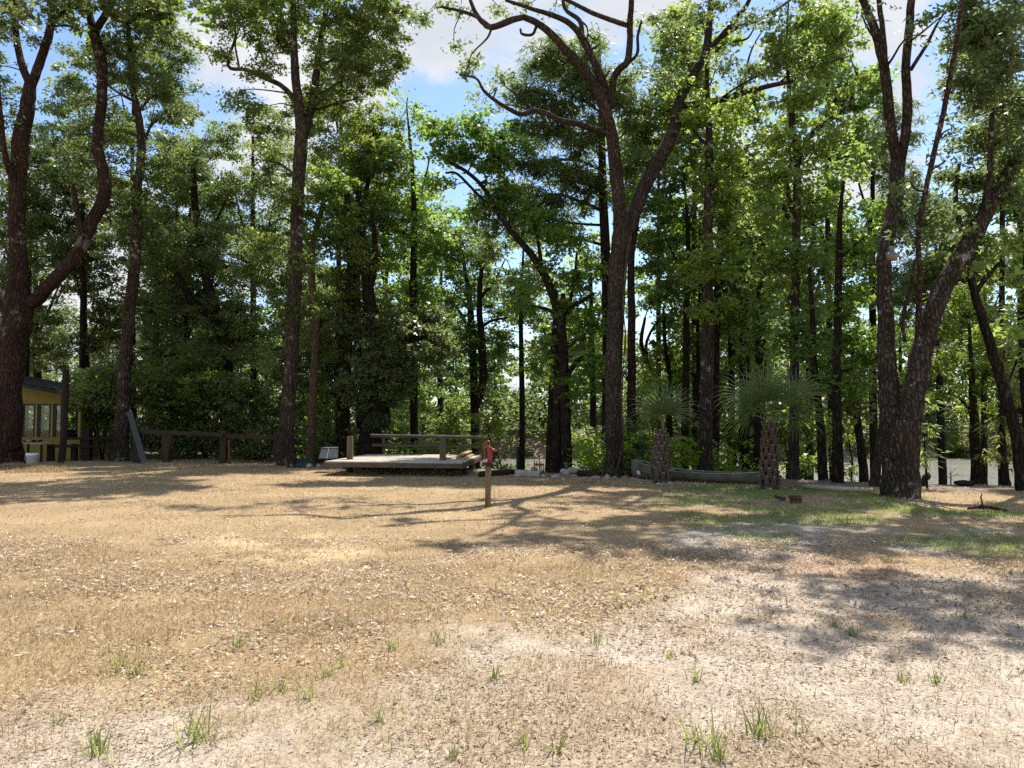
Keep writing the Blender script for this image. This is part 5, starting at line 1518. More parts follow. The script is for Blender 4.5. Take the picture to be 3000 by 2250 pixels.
put('lens', MB().lathe((lx, 15.0, 0), [(13.5 * k_, lz(763)), (15.5 * k_, lz(750)), (15.8 * k_, lz(748))], 20).mesh('lens'), 'lamp_lens', lamp, True)
put('shade', MB().lathe((lx, 15.0, 0), [(16.5 * k_, lz(748)), (16.5 * k_, lz(746.5)), (8.5 * k_, lz(739.5))], 20).mesh('shade'), 'lamp_grey', lamp, True)
put('socket', MB().lathe((lx, 15.0, 0), [(7.5 * k_, lz(739.8)), (7.5 * k_, lz(724)), (6.0 * k_, lz(722.5))], 16).mesh('socket'), 'lamp_grey', lamp, True)
put('bracket', MB().beam((lx, 15.0, lz(731)), (P(2598, 731, 15.4).x, 15.42, lz(731)), 0.03, 0.05).mesh('bracket'), 'lamp_grey', lamp)

tree('gum_tree', 'dark tree leaning left at the right edge of the picture', 'gum', 16.6, 'bark_dark', [
    [(3004, 1480, 46), (2992, 1380, 36), (2975, 1270, 32), (2948, 1160, 30), (2916, 1060, 28), (2890, 970, 26), (2868, 900, 24), (2848, 830, 21), (2842, 760, 15), (2850, 650, 9)],
    [(2858, 860, 16), (2880, 825, 14), (2910, 790, 12), (2935, 765, 9)], [(2940, 1140, 9), (2970, 1080, 7), (2990, 1010, 4)]],
    [(2935, 730, 50, 35, .6), (2860, 700, 45, 40, .5), (2990, 800, 40, 45, .5), (2970, 960, 45, 45, .5), (2830, 780, 30, 30, .4), (2985, 1060, 35, 40, .5)], seed=31)
tree('gum_tree', 'black trunk cut by the right edge of the picture', 'gum', 17.6, 'bark_dark', [
    [(3030, 1470, 30), (3015, 1300, 28), (3004, 1150, 26), (2998, 1000, 24), (3002, 850, 20), (3010, 700, 14), (3030, 500, 8)]],
    [(2995, 720, 45, 55, .8), (2990, 900, 40, 50, .6), (3040, 560, 60, 60, .8)], seed=32)
tree('cypress_tree', 'river cypress with a swollen dark base at the sandy bank on the right', 'sapling', 20.6, 'bark_dark', [
    [(2866, 1424, 38), (2858, 1330, 30), (2854, 1240, 26), (2850, 1170, 20), (2846, 1080, 14), (2840, 960, 8)], [(2852, 1210, 9), (2800, 1160, 7), (2750, 1150, 4)], [(2849, 1150, 8), (2890, 1100, 6), (2930, 1080, 4)], [(2846, 1080, 7), (2800, 1040, 5), (2760, 1020, 3)]],
    [(2835, 880, 65, 40, .7), (2900, 990, 65, 40, .7), (2760, 960, 55, 42, .7), (2800, 1050, 75, 40, .8), (2885, 1100, 65, 36, .8), (2755, 1145, 60, 30, .7), (2850, 1180, 60, 30, .5), (2790, 880, 45, 40, .6), (2720, 1060, 40, 40, .6)], seed=33, flare=1.7)
tree('cypress_tree', 'slim river cypress with a swollen base near the right edge', 'sapling', 20.0, 'bark_dark', [
    [(2945, 1432, 36), (2942, 1360, 20), (2938, 1290, 15), (2936, 1200, 13), (2936, 1120, 9), (2940, 1020, 5)], [(2938, 1240, 6), (2970, 1210, 5), (3010, 1200, 3)]],
    [(2940, 1050, 55, 40, .7), (2965, 1160, 55, 36, .7), (2930, 1250, 60, 34, .5), (2985, 1300, 45, 34, .5), (2900, 1340, 40, 30, .35), (2975, 1380, 40, 30, .4)], seed=34, flare=1.7)

# ------------------------------------------------------------------ the deeper trees, one row of figures each
AUTO = [  # label, kind, D, base x, trunk width, crown centre, crown radii, number of clumps, density
    ('dense dark tree behind the yellow cabin at the far left', 'oak', 37.0, 120, 22, (110, 880), (150, 260), 12, .9),
    ('dense tree between the cabin and the slender leaning oak', 'oak', 36.0, 262, 20, (270, 900), (130, 280), 12, .9),
    ('pale trunked tree deep behind the left end of the low fence', 'oak', 38.0, 448, 16, (440, 880), (130, 300), 12, .9),
    ('dark leafy tree behind the middle of the low fence', 'oak', 35.5, 560, 20, (570, 850), (140, 330), 14, .95),
    ('dark leafy tree behind the right end of the low fence', 'oak', 35.0, 745, 20, (740, 700), (130, 400), 15, .9),
    ('leafy tree filling the gap between tall oak and ivy tree', 'gum', 34.0, 960, 18, (960, 1000), (110, 260), 10, .9),
    ('light green tree behind the left half of the deck', 'gum', 36.0, 1140, 16, (1160, 1150), (120, 130), 7, .8),
    ('light green tree behind the slender deck tree', 'gum', 37.0, 1290, 16, (1300, 920), (110, 280), 10, .6),
    ('tree with light foliage far behind the central forked tree', 'gum', 33.0, 1740, 18, (1730, 900), (110, 230), 9, .6),
    ('leafy tree deep in the grove behind the young palm', 'gum', 33.0, 2050, 20, (2040, 900), (130, 320), 12, .8),
    ('leafy tree deep in the grove behind the spreading palm', 'gum', 32.0, 2200, 20, (2210, 820), (130, 400), 14, .8),
    ('leafy tree deep in the grove between palm and twin oak', 'gum', 29.0, 2370, 20, (2400, 850), (130, 340), 13, .75),
    ('feathery cypress deep behind the twin oak', 'cypress', 30.0, 2560, 22, (2560, 620), (130, 330), 13, .8),
    ('feathery cypress behind the right limb of the twin oak', 'cypress', 27.0, 2760, 20, (2780, 780), (110, 200), 9, .7),
    ('leafy tree behind the crown of the leaning right edge tree', 'gum', 26.0, 2990, 20, (2990, 620), (110, 260), 10, .8),
    ('thin tree behind the upper crown of the tall forking tree', 'gum', 27.0, 2150, 16, (2170, 420), (110, 180), 9, .7),
    ('leafy tree behind the lower trunk of the left edge oak', 'oak', 33.5, 20, 18, (20, 700), (110, 300), 10, .8),
    ('leafy tree behind the crown of the slender leaning oak', 'oak', 35.0, 500, 16, (520, 620), (130, 200), 9, .9),
    ('low tree crowding behind the pale trunked thin tree', 'oak', 33.0, 850, 16, (850, 950), (110, 300), 11, .85),
    ('bushy tree deep behind the trunk of the tall oak', 'oak', 36.0, 650, 14, (660, 1080), (130, 130), 8, 1.0),
    ('tall thin leaved tree showing between the left edge oak and the slender oak', 'oak', 34.5, 235, 16, (215, 420), (110, 230), 10, .75),
    ('tall leafy tree rising behind the slender leaning oak', 'oak', 36.5, 395, 16, (400, 400), (110, 330), 12, .8),
    ('tall leafy tree rising behind the broad crown of the tall oak', 'oak', 33.0, 985, 18, (1010, 330), (120, 280), 12, .8),
    ('tall leafy tree rising behind the right arm of the central forked tree', 'gum', 27.5, 2040, 18, (2050, 240), (110, 230), 11, .8),
    ('tall leafy tree rising behind the tall forking tree', 'gum', 26.0, 2440, 18, (2420, 250), (130, 250), 12, .8),
    ('tall dark leafy tree rising behind the crown of the twin oak', 'oak', 22.0, 2930, 18, (2920, 280), (100, 290), 12, 1.0),
    ('leafy tree standing between the cypress and the grey trunked tall tree', 'gum', 29.5, 1930, 16, (1930, 560), (90, 260), 10, .7),
    ('leafy tree standing behind the leaning bright leaved tree', 'gum', 31.0, 1530, 16, (1540, 860), (110, 200), 9, .55),
    ('dark leafy tree standing behind the trunk of the left edge oak', 'oak', 35.0, 70, 16, (150, 620), (120, 240), 11, .9),
    ('light leafy tree behind the upper trunk of the slender deck tree', 'gum', 35.0, 1130, 16, (1140, 800), (110, 280), 11, .8),
    ('leafy tree at the back of the grove near the right edge', 'gum', 25.0, 2880, 16, (2880, 900), (110, 200), 9, .7),
]
for i, (lab, kd, dd, bx_, w, (cx_, cy_), (rx_, ry_), nb, de) in enumerate(AUTO):
    rr = random.Random(200 + i)
    topy = cy_ - ry_ * 0.85
    lean = rr.uniform(-18, 18)
    bl = []
    for j in range(nb):
        a = rr.uniform(0, 6.283); r_ = math.sqrt(rr.random())
        yy = cy_ + ry_ * 0.85 * (2 * (j + rr.random()) / nb - 1)
        lim = math.sqrt(max(0.12, 1 - ((yy - cy_) / ry_) ** 2))
        bl.append((cx_ + rx_ * 1.10 * lim * math.cos(a) * r_ ** 0.6, yy, rr.uniform(50, 95), rr.uniform(35, 60), de, rr.uniform(-1.3, 1.3)))
    tree('gum_tree' if kd == 'gum' else 'cypress_tree' if kd == 'cypress' else 'oak_tree', lab, {'oak': 'oakfar', 'gum': 'gumfar'}.get(kd, kd), dd, 'bark_dark', [
        [(bx_, 1340, w * 1.2), (bx_ + lean * .4, 1150, w), (bx_ + lean, (1150 + topy) / 2, w * .75), (cx_ * .5 + (bx_ + lean) * .5, topy + 40, w * .35)],
        [(bx_ + lean * .6, cy_ + ry_ * .4, w * .45), (cx_ + rx_ * .3, cy_, w * .3), (cx_ + rx_ * .5, cy_ - ry_ * .3, w * .12)],
        [(bx_ + lean * .6, cy_ + ry_ * .2, w * .45), (cx_ - rx_ * .3, cy_ - ry_ * .2, w * .3), (cx_ - rx_ * .5, cy_ - ry_ * .5, w * .12)]], bl, seed=300 + i)

# ------------------------------------------------------------------ shrubs and saplings
SHRUBS = [  # label, kind, D, x, y of the ground, clumps
    ('dark shrub behind the left part of the low fence', 'ivy', 31.0, 470, [(450, 1120, 80, 80), (520, 1180, 80, 80), (470, 1250, 70, 60)]),
    ('dark shrub behind the middle post of the low fence', 'ivy', 31.5, 600, [(590, 1130, 90, 80), (630, 1200, 80, 80), (570, 1270, 70, 50)]),
    ('dark shrub behind the red pipe at the low fence', 'ivy', 31.0, 720, [(720, 1150, 85, 80), (760, 1230, 70, 70), (690, 1260, 60, 50)]),
    ('pale flecked shrub left of the tall oak at the end of the fence', 'oak', 28.6, 765, [(770, 1290, 45, 45), (745, 1320, 40, 30), (790, 1330, 30, 28)]),
    ('bright green shrub between the thin pale trunk and the deck', 'gum', 28.6, 950, [(955, 1190, 40, 50), (950, 1260, 42, 45), (945, 1320, 40, 35)]),
    ('shrub right of the cabin behind the short fence', 'gum', 33.0, 290, [(270, 1160, 55, 70), (310, 1230, 50, 50), (260, 1240, 40, 40)]),
    ('dark overhanging bush above the right end of the cabin roof', 'ivy', 30.2, 300, [(270, 1130, 60, 45, .9), (330, 1100, 60, 50, .9), (240, 1170, 35, 25, .8), (310, 1170, 50, 30, .8)]),
    ('light green sapling on the bank right of the deck', 'sapling', 27.5, 1440, [(1430, 1260, 50, 45, .6), (1450, 1330, 40, 40, .5), (1470, 1370, 30, 25, .5)]),
    ('leafy bush behind the right part of the deck railing', 'gum', 33.0, 1330, [(1330, 1230, 60, 55, .8), (1300, 1280, 50, 40, .8), (1370, 1290, 40, 40, .7)]),
    ('leafy bush behind the left part of the deck railing', 'gum', 34.0, 1180, [(1180, 1270, 50, 45, .8), (1150, 1300, 40, 35, .7)]),
    ('bright feathery cypress sapling left of the central tree', 'sapling', 27.0, 1720, [(1690, 1300, 50, 24, .8), (1740, 1330, 45, 20, .8), (1710, 1270, 40, 20, .7), (1650, 1330, 30, 18, .6)]),
    ('dark fern bush at the left foot of the central tree', 'ivy', 22.0, 1765, [(1745, 1368, 24, 14, .5), (1775, 1362, 24, 16, .5), (1730, 1385, 20, 12, .5)]),
    ('dark leafy vine bush at the right foot of the central tree', 'ivy', 21.4, 1845, [(1840, 1370, 28, 26, .9), (1868, 1330, 24, 36, .8), (1830, 1330, 18, 30, .8)]),
    ('bright feathery sapling behind the left end of the canoe', 'sapling', 25.0, 1900, [(1895, 1240, 40, 50, .8), (1915, 1310, 42, 36, .8), (1885, 1170, 36, 44, .7), (1905, 1110, 34, 36, .6)]),
    ('bright bush between the young palm and the grey trunk', 'sapling', 26.0, 2000, [(1995, 1330, 50, 34, .7), (2030, 1280, 40, 36, .7), (2010, 1220, 40, 36, .6)]),
    ('bush in the grove left of the spreading palm', 'gum', 26.5, 2150, [(2140, 1300, 50, 40, .7), (2180, 1240, 45, 40, .7), (2120, 1200, 40, 40, .7), (2160, 1350, 40, 28, .7)]),
    ('bush in the grove right of the spreading palm', 'gum', 24.5, 2300, [(2290, 1300, 45, 40, .8), (2310, 1350, 40, 28, .8), (2290, 1230, 40, 40, .7), (2350, 1250, 40, 40, .7)]),
    ('light bush behind the pair of black trunks', 'gum', 23.5, 2370, [(2370, 1330, 40, 34, .7), (2350, 1380, 34, 22, .7), (2430, 1250, 40, 40, .7)]),
    ('light feathery bush between the black trunks and the leaning trunk', 'sapling', 21.8, 2490, [(2490, 1300, 34, 36, .6), (2500, 1370, 30, 26, .5), (2480, 1240, 34, 34, .6)]),
    ('leafy vine hanging on the right side of the twin oak', 'sapling', 17.6, 2715, [(2705, 1270, 16, 36, .7), (2708, 1340, 16, 36, .7), (2712, 1200, 14, 36, .6)]),
]
for i, (lab, kd, dd, bx_, bl) in enumerate(SHRUBS):
    top = min(bl, key=lambda q: q[1])
    low = max(bl, key=lambda q: q[1])
    tree('shrub', lab, kd, dd, 'bark_dark', [
        [(bx_, 1360, 7), (bx_ * .5 + low[0] * .5, low[1] + low[3] * .3, 6), (low[0], low[1], 5), (top[0], top[1] + top[3] * .3, 3)],
        [(bx_, 1350, 5), (bl[1][0], bl[1][1], 3)]], bl, cat='shrub', flare=1.0, seed=400 + i)

# bare drowned sapling before the river
q0 = P(2785, 1415, 18.6)
g = hz(q0.x, 18.6)
bs = thing('bare_sapling', 'small bare leafless sapling against the bright river at the right', 'sapling', (q0.x, 18.6, g))
put('stem', MB().tube([(q0.x, 18.6, g - .05), P(2786, 1395, 18.6), P(2784, 1378, 18.6)], [0.016, 0.012, 0.005], 6).mesh('stem'), 'bark_dark', bs)
sg = []
for a0, b0 in (((2786, 1402), (2760, 1388)), ((2786, 1398), (2812, 1384)), ((2785, 1392), (2768, 1376)), ((2785, 1390), (2800, 1372)), ((2770, 1393), (2750, 1394)), ((2800, 1391), (2822, 1392))):
    sg.append((tuple(P(*a0, 18.6)), tuple(P(*b0, 18.6 + random.uniform(-.2, .2))), 0.008, 0.003))
put('twigs', twig_mesh(sg), 'bark_dark', bs)['kind'] = 'stuff'

# ------------------------------------------------------------------ the far bank
rr = random.Random(77)
KD_FAR = 0
for row, (D0, n_) in enumerate(((63, 26), (71, 24), (82, 20))):
    span = D0 * 0.95
    for i in range(n_):
        xx = -span + 2 * span * (i + rr.uniform(.2, .8)) / n_
        D1 = D0 + rr.uniform(-3, 3)
        px = CX + xx / D1 * F
        gap = 1 - 0.40 * math.exp(-((px - 1560) / 150) ** 2) - 0.30 * math.exp(-((px - 1930) / 120) ** 2)
        hgt = (rr.uniform(8.5, 11.5) + row * 1.6) * gap
        k_ = F / D1
        wpx = rr.uniform(3.0, 4.4) * k_
        by = YH + (H - 0.5) * k_
        topy = by - hgt * k_
        bl = []
        for j in range(6):
            t = 0.16 + 0.76 * (j + rr.random()) / 6
            yy = by - hgt * k_ * t
            ww = wpx * (0.45 + 0.55 * math.sin(math.pi * min(1, t * 1.05)))
            bl.append((px + rr.uniform(-.5, .5) * ww, yy, ww * rr.uniform(.45, .65), hgt * k_ * rr.uniform(.10, .15), .85, rr.uniform(-1.2, 1.2)))
        tree('far_tree', 'leafy green tree standing in the wood on the far river bank', 'far', D1, 'bark_dark',
             [[(px, by, 0.36 * k_), (px + 3, by - hgt * k_ * .4, .26 * k_), (px + rr.uniform(-8, 8), topy + hgt * k_ * .15, .1 * k_)]], bl, group='trees on the far bank', flare=1.0, seed=500 + row * 40 + i)
for i in range(26):
    px = -200 + 3400 * (i + rr.uniform(.1, .9)) / 26
    D1 = 57.5 + rr.uniform(-1, 1.5)
    k_ = F / D1
    by = YH + (H + 1.0) * k_
    w_, h_ = rr.uniform(.7, 1.5) * k_, rr.uniform(.5, 1.0) * k_
    tree('shore_bush', 'low green bush at the waterline of the far bank', rr.choice(['sapling', 'far', 'far']), D1, 'bark_dark',
         [[(px, by, 4), (px, by - h_, 2)]], [(px, by - h_ * .7, w_, h_, .7), (px + w_ * .6, by - h_ * .5, w_ * .6, h_ * .7, .7)], group='bushes on the far shore', cat='bush', flare=1.0, seed=700 + i)

def thicket(nm, label, n_, xr, yr, zmax, L, W, mat, seed):
    """undergrowth that reads as one mass: leaf clumps on uneven ground"""
    nc = n_ // 26
    cx_ = RNG.uniform(xr[0], xr[1], nc); cy_ = RNG.uniform(yr[0], yr[1], nc)
    top = zmax * (0.35 + 0.65 * fbm(cx_, cy_, 5.0, seed))
    cz_ = height(cx_, cy_) + top * RNG.random(nc) ** 0.8
    k = RNG.integers(0, nc, n_)
    pos = np.stack([cx_, cy_, cz_], 1)[k] + RNG.normal(size=(n_, 3)) * np.array([.45, .45, .3]) * (L / .3)
    dr = unit(RNG.normal(size=(n_, 3)) * np.array([1, 1, .5])); nn0 = unit(RNG.normal(size=(n_, 3)) * .6 + np.array([0, 0, .9]))
    sd = unit(np.cross(dr, nn0)); s = RNG.uniform(.6, 1.3, n_)[:, None]
    V = np.stack([pos - dr * L * .5 * s, pos - sd * W * .5 * s, pos + dr * L * .5 * s, pos + sd * W * .5 * s], 1).reshape(-1, 3)
    tint = RNG.random(nc)
    o = put(nm, mesh_np(nm, V, np.arange(len(V)).reshape(-1, 4), np.clip(.5 * RNG.random(n_) + .5 * tint[k], 0, 1)), mat)
    o['kind'] = 'stuff'
    o['label'] = label
    NLEAF[0] += n_
thicket('far_undergrowth', 'dense green undergrowth along the far river bank', 40000, (-58, 58), (58.5, 72), 4.2, .40, .28, 'far_leaf', 201)
thicket('bank_undergrowth', 'leafy undergrowth on the near river bank behind the trunks', 14000, (2, 12.5), (22.5, 27.5), 1.5, .16, .10, 'sapling_leaf', 205)
thicket('bank_undergrowth', 'leafy undergrowth behind the deck and the pump on the river bank', 9000, (-7, 2), (28.5, 33), 2.4, .17, .11, 'gum_leaf', 207)
thicket('bank_undergrowth', 'dark leafy undergrowth behind the fence at the left', 14000, (-16, -6), (30, 36), 2.2, .17, .11, 'gum_leaf', 209)
print('LEAVES', NLEAF[0])
# ------------------------------------------------------------------ dry grass, fallen leaves, green grass
def frustum_points(n_, y0, y1, power=1.0, margin=1.06):
    """points on the lawn inside the view, thinning out with distance"""
    u = RNG.random(n_)
    y = (y0 ** power + u * (y1 ** power - y0 ** power)) ** (1 / power)
    x = (RNG.random(n_) * 2 - 1) * (y * (1500 / F) * margin + 0.3)
    return x, y

def blades(x, y, hmin, hmax, wid, lean, curl=0.0):
    n_ = len(x)
    z = height(x, y)
    a = RNG.random(n_) * 2 * math.pi
    ln = RNG.uniform(hmin, hmax, n_)
    le = np.clip(RNG.normal(lean, 0.35, n_), 0.02, 1.5)
    dx, dy = np.cos(a) * np.sin(le), np.sin(a) * np.sin(le)
    b = np.stack([x, y, z - 0.003], 1)
    t = b + np.stack([dx, dy, np.cos(le)], 1) * ln[:, None] + np.array([0, 0, 0.004])
    s = np.stack([-np.sin(a + RNG.normal(0, .6, n_)), np.cos(a), np.zeros(n_)], 1) * (wid * RNG.uniform(.6, 1.3, n_) * (0.6 + y / 14))[:, None]
    V = np.stack([b - s, b + s, t], 1).reshape(-1, 3)
    return V, np.arange(len(V)).reshape(-1, 3)

def stuff(nm, me, mat, label=None):
    o = put(nm, me, mat)
    o['kind'] = 'stuff'
    if label:
        o['label'] = label
    return o

# short dead lawn
xa, ya = frustum_points(210000, 3.0, 9.5, 1.15)
xb, yb = frustum_points(130000, 9.0, 24.0, 1.2)
x, y = np.concatenate([xa, xb]), np.concatenate([ya, yb])
sand, green, grey, rust, bank, ysand = zones(x, y)
keep = RNG.random(len(x)) < (1 - 0.85 * sand) * (1 - 0.8 * green) * (1 - 0.75 * grey) * (1 - 0.7 * rust) * (1 - 0.95 * bank) * (1 - 0.7 * ysand) * (0.25 + 0.75 * sstep(0.36, 0.58, fbm(x, y, 0.6, 91)))
x, y = x[keep], y[keep]
V, Fc = blades(x, y, 0.025, 0.075, 0.0028, 1.0)
tone = fbm(x, y, 1.5, 95)
o = stuff('dry_grass', mesh_np('dry_grass', V, Fc, np.clip(RNG.normal(0.5, 0.26, len(x)) + (tone - 0.5) * 0.6, 0, 1)), 'straw', 'short dead straw coloured lawn grass')

# fallen leaves, thick on the lawn, thinner on the sand
def litter(n_, y0, y1, power, lmin, lmax):
    x, y = frustum_points(n_, y0, y1, power)
    sand, green, grey, rust, bank, ysand = zones(x, y)
    p = sstep(0.38, 0.60, fbm(x, y, 0.9, 111)) * (1 - 0.30 * sand) * (1 - .45 * green) * (1 - .5 * ysand) + 0.12
    k = RNG.random(len(x)) < p
    x, y = x[k], y[k]
    n_ = len(x)
    z = height(x, y) + RNG.uniform(0.004, 0.02, n_)
    pos = np.stack([x, y, z], 1)
    a = RNG.random(n_) * 2 * math.pi
    tilt = RNG.normal(0, 0.28, n_)
    dr = np.stack([np.cos(a) * np.cos(tilt), np.sin(a) * np.cos(tilt), np.sin(tilt)], 1)
    nm = unit(RNG.normal(size=(n_, 3)) * 0.28 + np.array([0, 0, 1.0]))
    sd = unit(np.cross(dr, nm)); nn = np.cross(sd, dr)
    L = (RNG.uniform(lmin, lmax, n_) * np.clip(y / 6.5, 0.6, 1.0))[:, None] * RNG.choice([0.6, 1.0, 1.0, 1.3], n_)[:, None]
    W = L * RNG.uniform(0.22, 0.46, n_)[:, None]
    cu = L * RNG.uniform(0.02, 0.22, n_)[:, None]
    p0 = pos - dr * L * .5 + nn * cu * RNG.uniform(0, 1, n_)[:, None]
    p3 = pos + dr * L * .5 + nn * cu
    p1 = pos - sd * W * .5 + nn * cu * .6 - dr * L * .08
    p2 = pos + sd * W * .5 + nn * cu * .6 - dr * L * .08
    m_ = pos - dr * L * 0.0
    V = np.stack([p0, p2, p3, p1], 1).reshape(-1, 3)
    i0 = (np.arange(n_) * 4)[:, None, None]
    Fc = (np.array([[0, 1, 2], [0, 2, 3]])[None] + i0).reshape(-1, 3)
    sa = zones(x, y)[0]
    rn = np.repeat(np.clip(RNG.beta(1.3, 1.0, n_) * (1 - 0.38 * sa), 0, 1), 2)
    return V, Fc, rn
V0, F0, r0_ = litter(3000, 2.9, 9.0, 1.0, 0.05, 0.075)
V1, F1, r1 = litter(100000, 2.9, 10.0, 1.0, 0.018, 0.050)
V2, F2, r2 = litter(26000, 9.0, 22.0, 1.2, 0.03, 0.06)
stuff('leaf_litter', mesh_np('leaf_litter', np.concatenate([V1, V2, V0]), np.concatenate([F1, F2 + len(V1), F0 + len(V1) + len(V2)]), np.concatenate([r1, r2, r0_])), 'fallen_leaf', 'scattered dry brown and tan fallen leaves')

# fine brown bits on the sand
x, y = frustum_points(150000, 2.9, 9.5, 1.0)
sand = zones(x, y)[0]
k = RNG.random(len(x)) < np.maximum(0.15, sand) * sstep(0.34, 0.66, fbm(x, y, 0.8, 131))
x, y = x[k], y[k]
V, Fc = blades(x, y, 0.012, 0.04, 0.0022, 1.45)
stuff('leaf_crumbs', mesh_np('leaf_crumbs', V, Fc, RNG.beta(1.2, 1.6, len(x))), 'fallen_leaf', 'fine brown crumbs of leaves and twigs on the sand')

# green grass on the right
x, y = frustum_points(240000, 6.0, 19.0, 1.3)
sand, green, grey, rust, bank, ysand = zones(x, y)
k = RNG.random(len(x)) < np.clip(green * (1 - .4 * bank), 0, 1)
x, y = x[k], y[k]
V, Fc = blades(x, y, 0.035, 0.095, 0.0035, 0.75)
stuff('green_grass', mesh_np('green_grass', V, Fc, np.clip(RNG.normal(.5, .25, len(x)) + (fbm(x, y, 1.0, 141) - .5) * .8, 0, 1)), 'green_blade', 'patchy low green grass on the right side of the lawn')

# rusty needles on the sand at the right
x, y = frustum_points(60000, 6.5, 11.0, 1.0)
k = RNG.random(len(x)) < zones(x, y)[3] * .6
V, Fc = blades(x[k], y[k], 0.03, 0.08, 0.0022, 1.4)
stuff('pine_straw', mesh_np('pine_straw', V, Fc, RNG.random(int(k.sum()))), 'rust_needle', 'thin patch of rust coloured needles on the sand')

# tall thin weeds at the sandy edge (half dry)
x, y = frustum_points(30000, 3.4, 7.0, 1.0)
dsd = poly_sd(x, y, SAND)
k = (dsd < 0.4) & (dsd > -1.6) & (RNG.random(len(x)) < 0.5 * sstep(0.48, 0.70, fbm(x, y, 1.1, 151)))
V, Fc = blades(x[k], y[k], 0.05, 0.14, 0.0018, 0.35)
stuff('edge_weeds', mesh_np('edge_weeds', V, Fc, np.clip(RNG.normal(.55, .25, int(k.sum())), 0, 1)), 'straw', 'thin half dry weeds along the edge of the sand')

x, y = frustum_points(14000, 3.3, 8.0, 1.0)
dsd = poly_sd(x, y, SAND)
k = (dsd < 0.9) & (dsd > -1.5) & (RNG.random(len(x)) < 0.30 * sstep(0.52, 0.72, fbm(x, y, 0.7, 157)))
V, Fc = blades(x[k], y[k], 0.05, 0.13, 0.0024, 0.4)
stuff('edge_weeds', mesh_np('edge_weeds', V, Fc, np.clip(RNG.normal(.7, .25, int(k.sum())), 0, 1)), 'green_blade', 'sparse thin green weeds along the edge of the sand')

# straw and weeds round the rubble and the left tree
xs, ys = [], []
for (qa, qb, ya, yb, n_) in ((1500, 1790, 1392, 1420, 9000), (1790, 2100, 1405, 1425, 2500), (0, 190, 1362, 1385, 9000), (420, 840, 1352, 1372, 5000), (960, 1400, 1378, 1392, 3000)):
    q = RNG.uniform(qa, qb, n_); w = RNG.uniform(ya, yb, n_)
    d = np.array([tuple(G(float(a), float(b)))[:2] for a, b in zip(q, w)])
    k = vnoise(d[:, 0], d[:, 1], 0.5, 161) > 0.4
    xs.append(d[k, 0]); ys.append(d[k, 1])
x, y = np.concatenate(xs), np.concatenate(ys)
V, Fc = blades(x, y, 0.04, 0.17, 0.0035, 0.75)
stuff('straw_weeds', mesh_np('straw_weeds', V, Fc, np.clip(RNG.normal(.45, .2, len(x)), 0, 1)), 'straw', 'dry straw and weeds round the rubble and the tree feet')

# mound of raked straw by the left tree
g = G(55, 1376)
rr2 = np.random.default_rng(4)
n_ = 16000
px_ = rr2.normal(size=(n_, 2))
r_ = np.hypot(px_[:, 0], px_[:, 1])
x, y = g.x - 0.1 + px_[:, 0] * 0.65, g.y + px_[:, 1] * 0.25
V, Fc = blades(x, y, 0.08, 0.2, 0.004, 1.3)
V[:, 2] += np.repeat(0.10 * np.exp(-r_ ** 2 / 1.6) * rr2.random(n_), 3)
stuff('straw_heap', mesh_np('straw_heap', V, Fc, np.clip(rr2.normal(.32, .2, n_), 0, 1)), 'straw', 'raked heap of dry straw at the foot of the left oak')

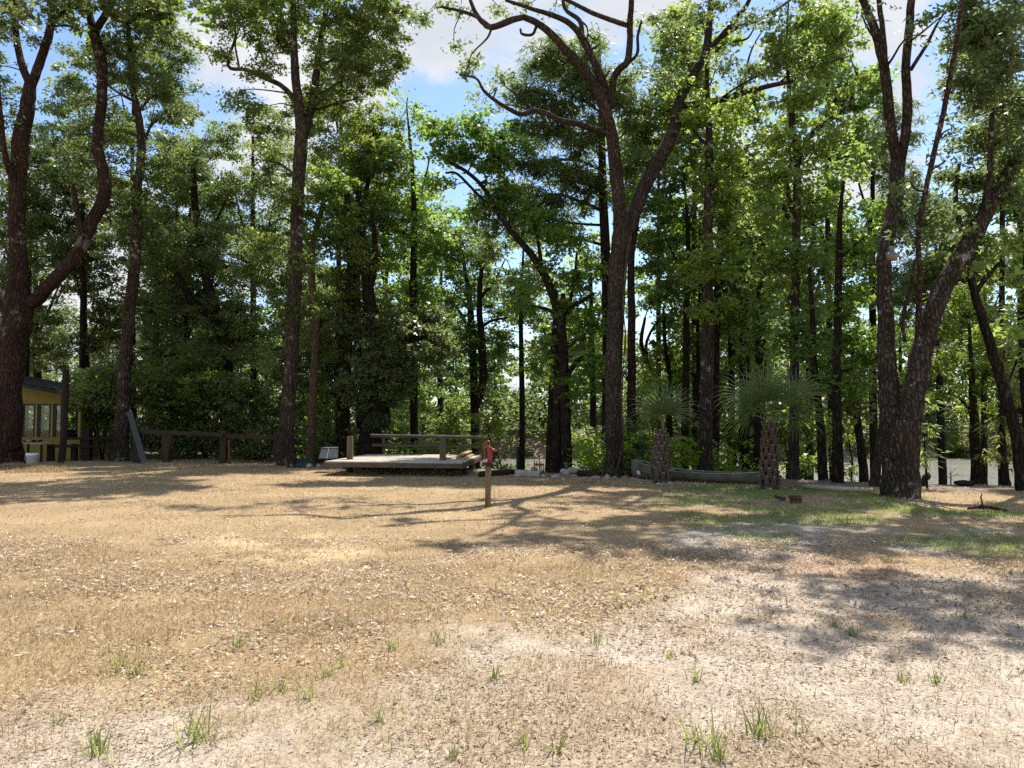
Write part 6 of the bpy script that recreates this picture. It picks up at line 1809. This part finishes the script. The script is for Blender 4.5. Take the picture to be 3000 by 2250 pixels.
# green tufts on the sand, each its own plant
TUFTS = [(425 * 1.356, 1612 * 1.356, 26, .26, 'tall green grass tuft on the sand at the bottom left'), (205 * 1.356, 1640 * 1.356, 14, .14, 'small green grass tuft at the bottom left corner'),
         (285, 2190, 12, .12, None), (740, 2060, 12, .15, None), (825, 2030, 12, .14, None), (900, 2050, 9, .15, None), (1280, 1880, 14, .17, 'green grass tuft at the edge of the sand in the middle'),
         (1110, 2105, 12, .12, None), (1460, 1985, 14, .14, None), (1745, 1890, 12, .12, None), (1960, 1925, 12, .11, None), (2035, 2000, 14, .13, None), (2230, 2165, 22, .20, 'tall green grass tuft on the pale sand right of the middle'),
         (2360, 2160, 8, .18, None), (2055, 2190, 16, .22, None), (1630, 2195, 12, .13, None), (1520, 2180, 10, .11, None), (2100, 2235, 18, .16, None), (2445, 1845, 14, .12, None), (2500, 1870, 12, .12, None),
         (2740, 2010, 12, .10, None), (2645, 2010, 10, .10, None), (2820, 1810, 14, .12, None), (2590, 1645, 14, .13, 'bright green tuft beside the rust coloured needles'), (1880, 1765, 10, .10, None), (1810, 1760, 10, .10, None), (690, 1900, 16, .15, None), (400, 1980, 14, .14, None),
         (350, 1965, 10, .15, None), (1330, 2215, 8, .09, None), (170, 2120, 8, .12, None), (1150, 1900, 10, .14, None), (960, 1985, 10, .12, None), (1000, 1960, 8, .12, None)]
rr = random.Random(12)
for (q, w, nb, hh, lab) in TUFTS:
    g = G(q, w)
    g.z = hz(g.x, g.y)
    nb = int(nb * 1.3)
    vs, fs, rn = [], [], []
    for j in range(nb):
        a = rr.uniform(0, 6.283); le = rr.uniform(0.05, 0.95)
        ln = hh * rr.uniform(0.55, 1.1)
        p = g + Vector((rr.gauss(0, 1) * hh * .16, rr.gauss(0, 1) * hh * .16, -0.005))
        d = Vector((math.cos(a) * math.sin(le), math.sin(a) * math.sin(le), math.cos(le)))
        s = Vector((math.cos(a + 1.57), math.sin(a + 1.57), 0)) * (0.0042 * rr.uniform(.7, 1.3))
        o0 = len(vs)
        for e in range(4):
            t = e / 3
            ww = (1 - t) ** 0.7 if e < 3 else 0.05
            vs += [tuple(p - s * ww), tuple(p + s * ww)]
            p = p + d * ln / 3
            d = (d + Vector((math.cos(a), math.sin(a), -0.5)) * 0.16).normalized()
        for e in range(3):
            fs.append((o0 + 2 * e, o0 + 2 * e + 1, o0 + 2 * e + 3, o0 + 2 * e + 2)); rn.append(rr.random())
    me = mesh_np('grass_tuft', np.array(vs) - np.array(tuple(g)), np.array(fs), np.array(rn))
    o = put('grass_tuft', me, 'green_blade')
    o.location = g
    tag(o, lab or 'small thin green grass tuft among fallen leaves on the open ground', 'grass tuft', None if lab else 'small grass tufts on the open ground')

tot = sum(sum(len(p.vertices) - 2 for p in o.data.polygons) if len(o.data.polygons) < 3000 else len(o.data.polygons) * (len(o.data.polygons[0].vertices) - 2) for o in bpy.data.objects if o.type == 'MESH')
print('TRIANGLES about', tot)
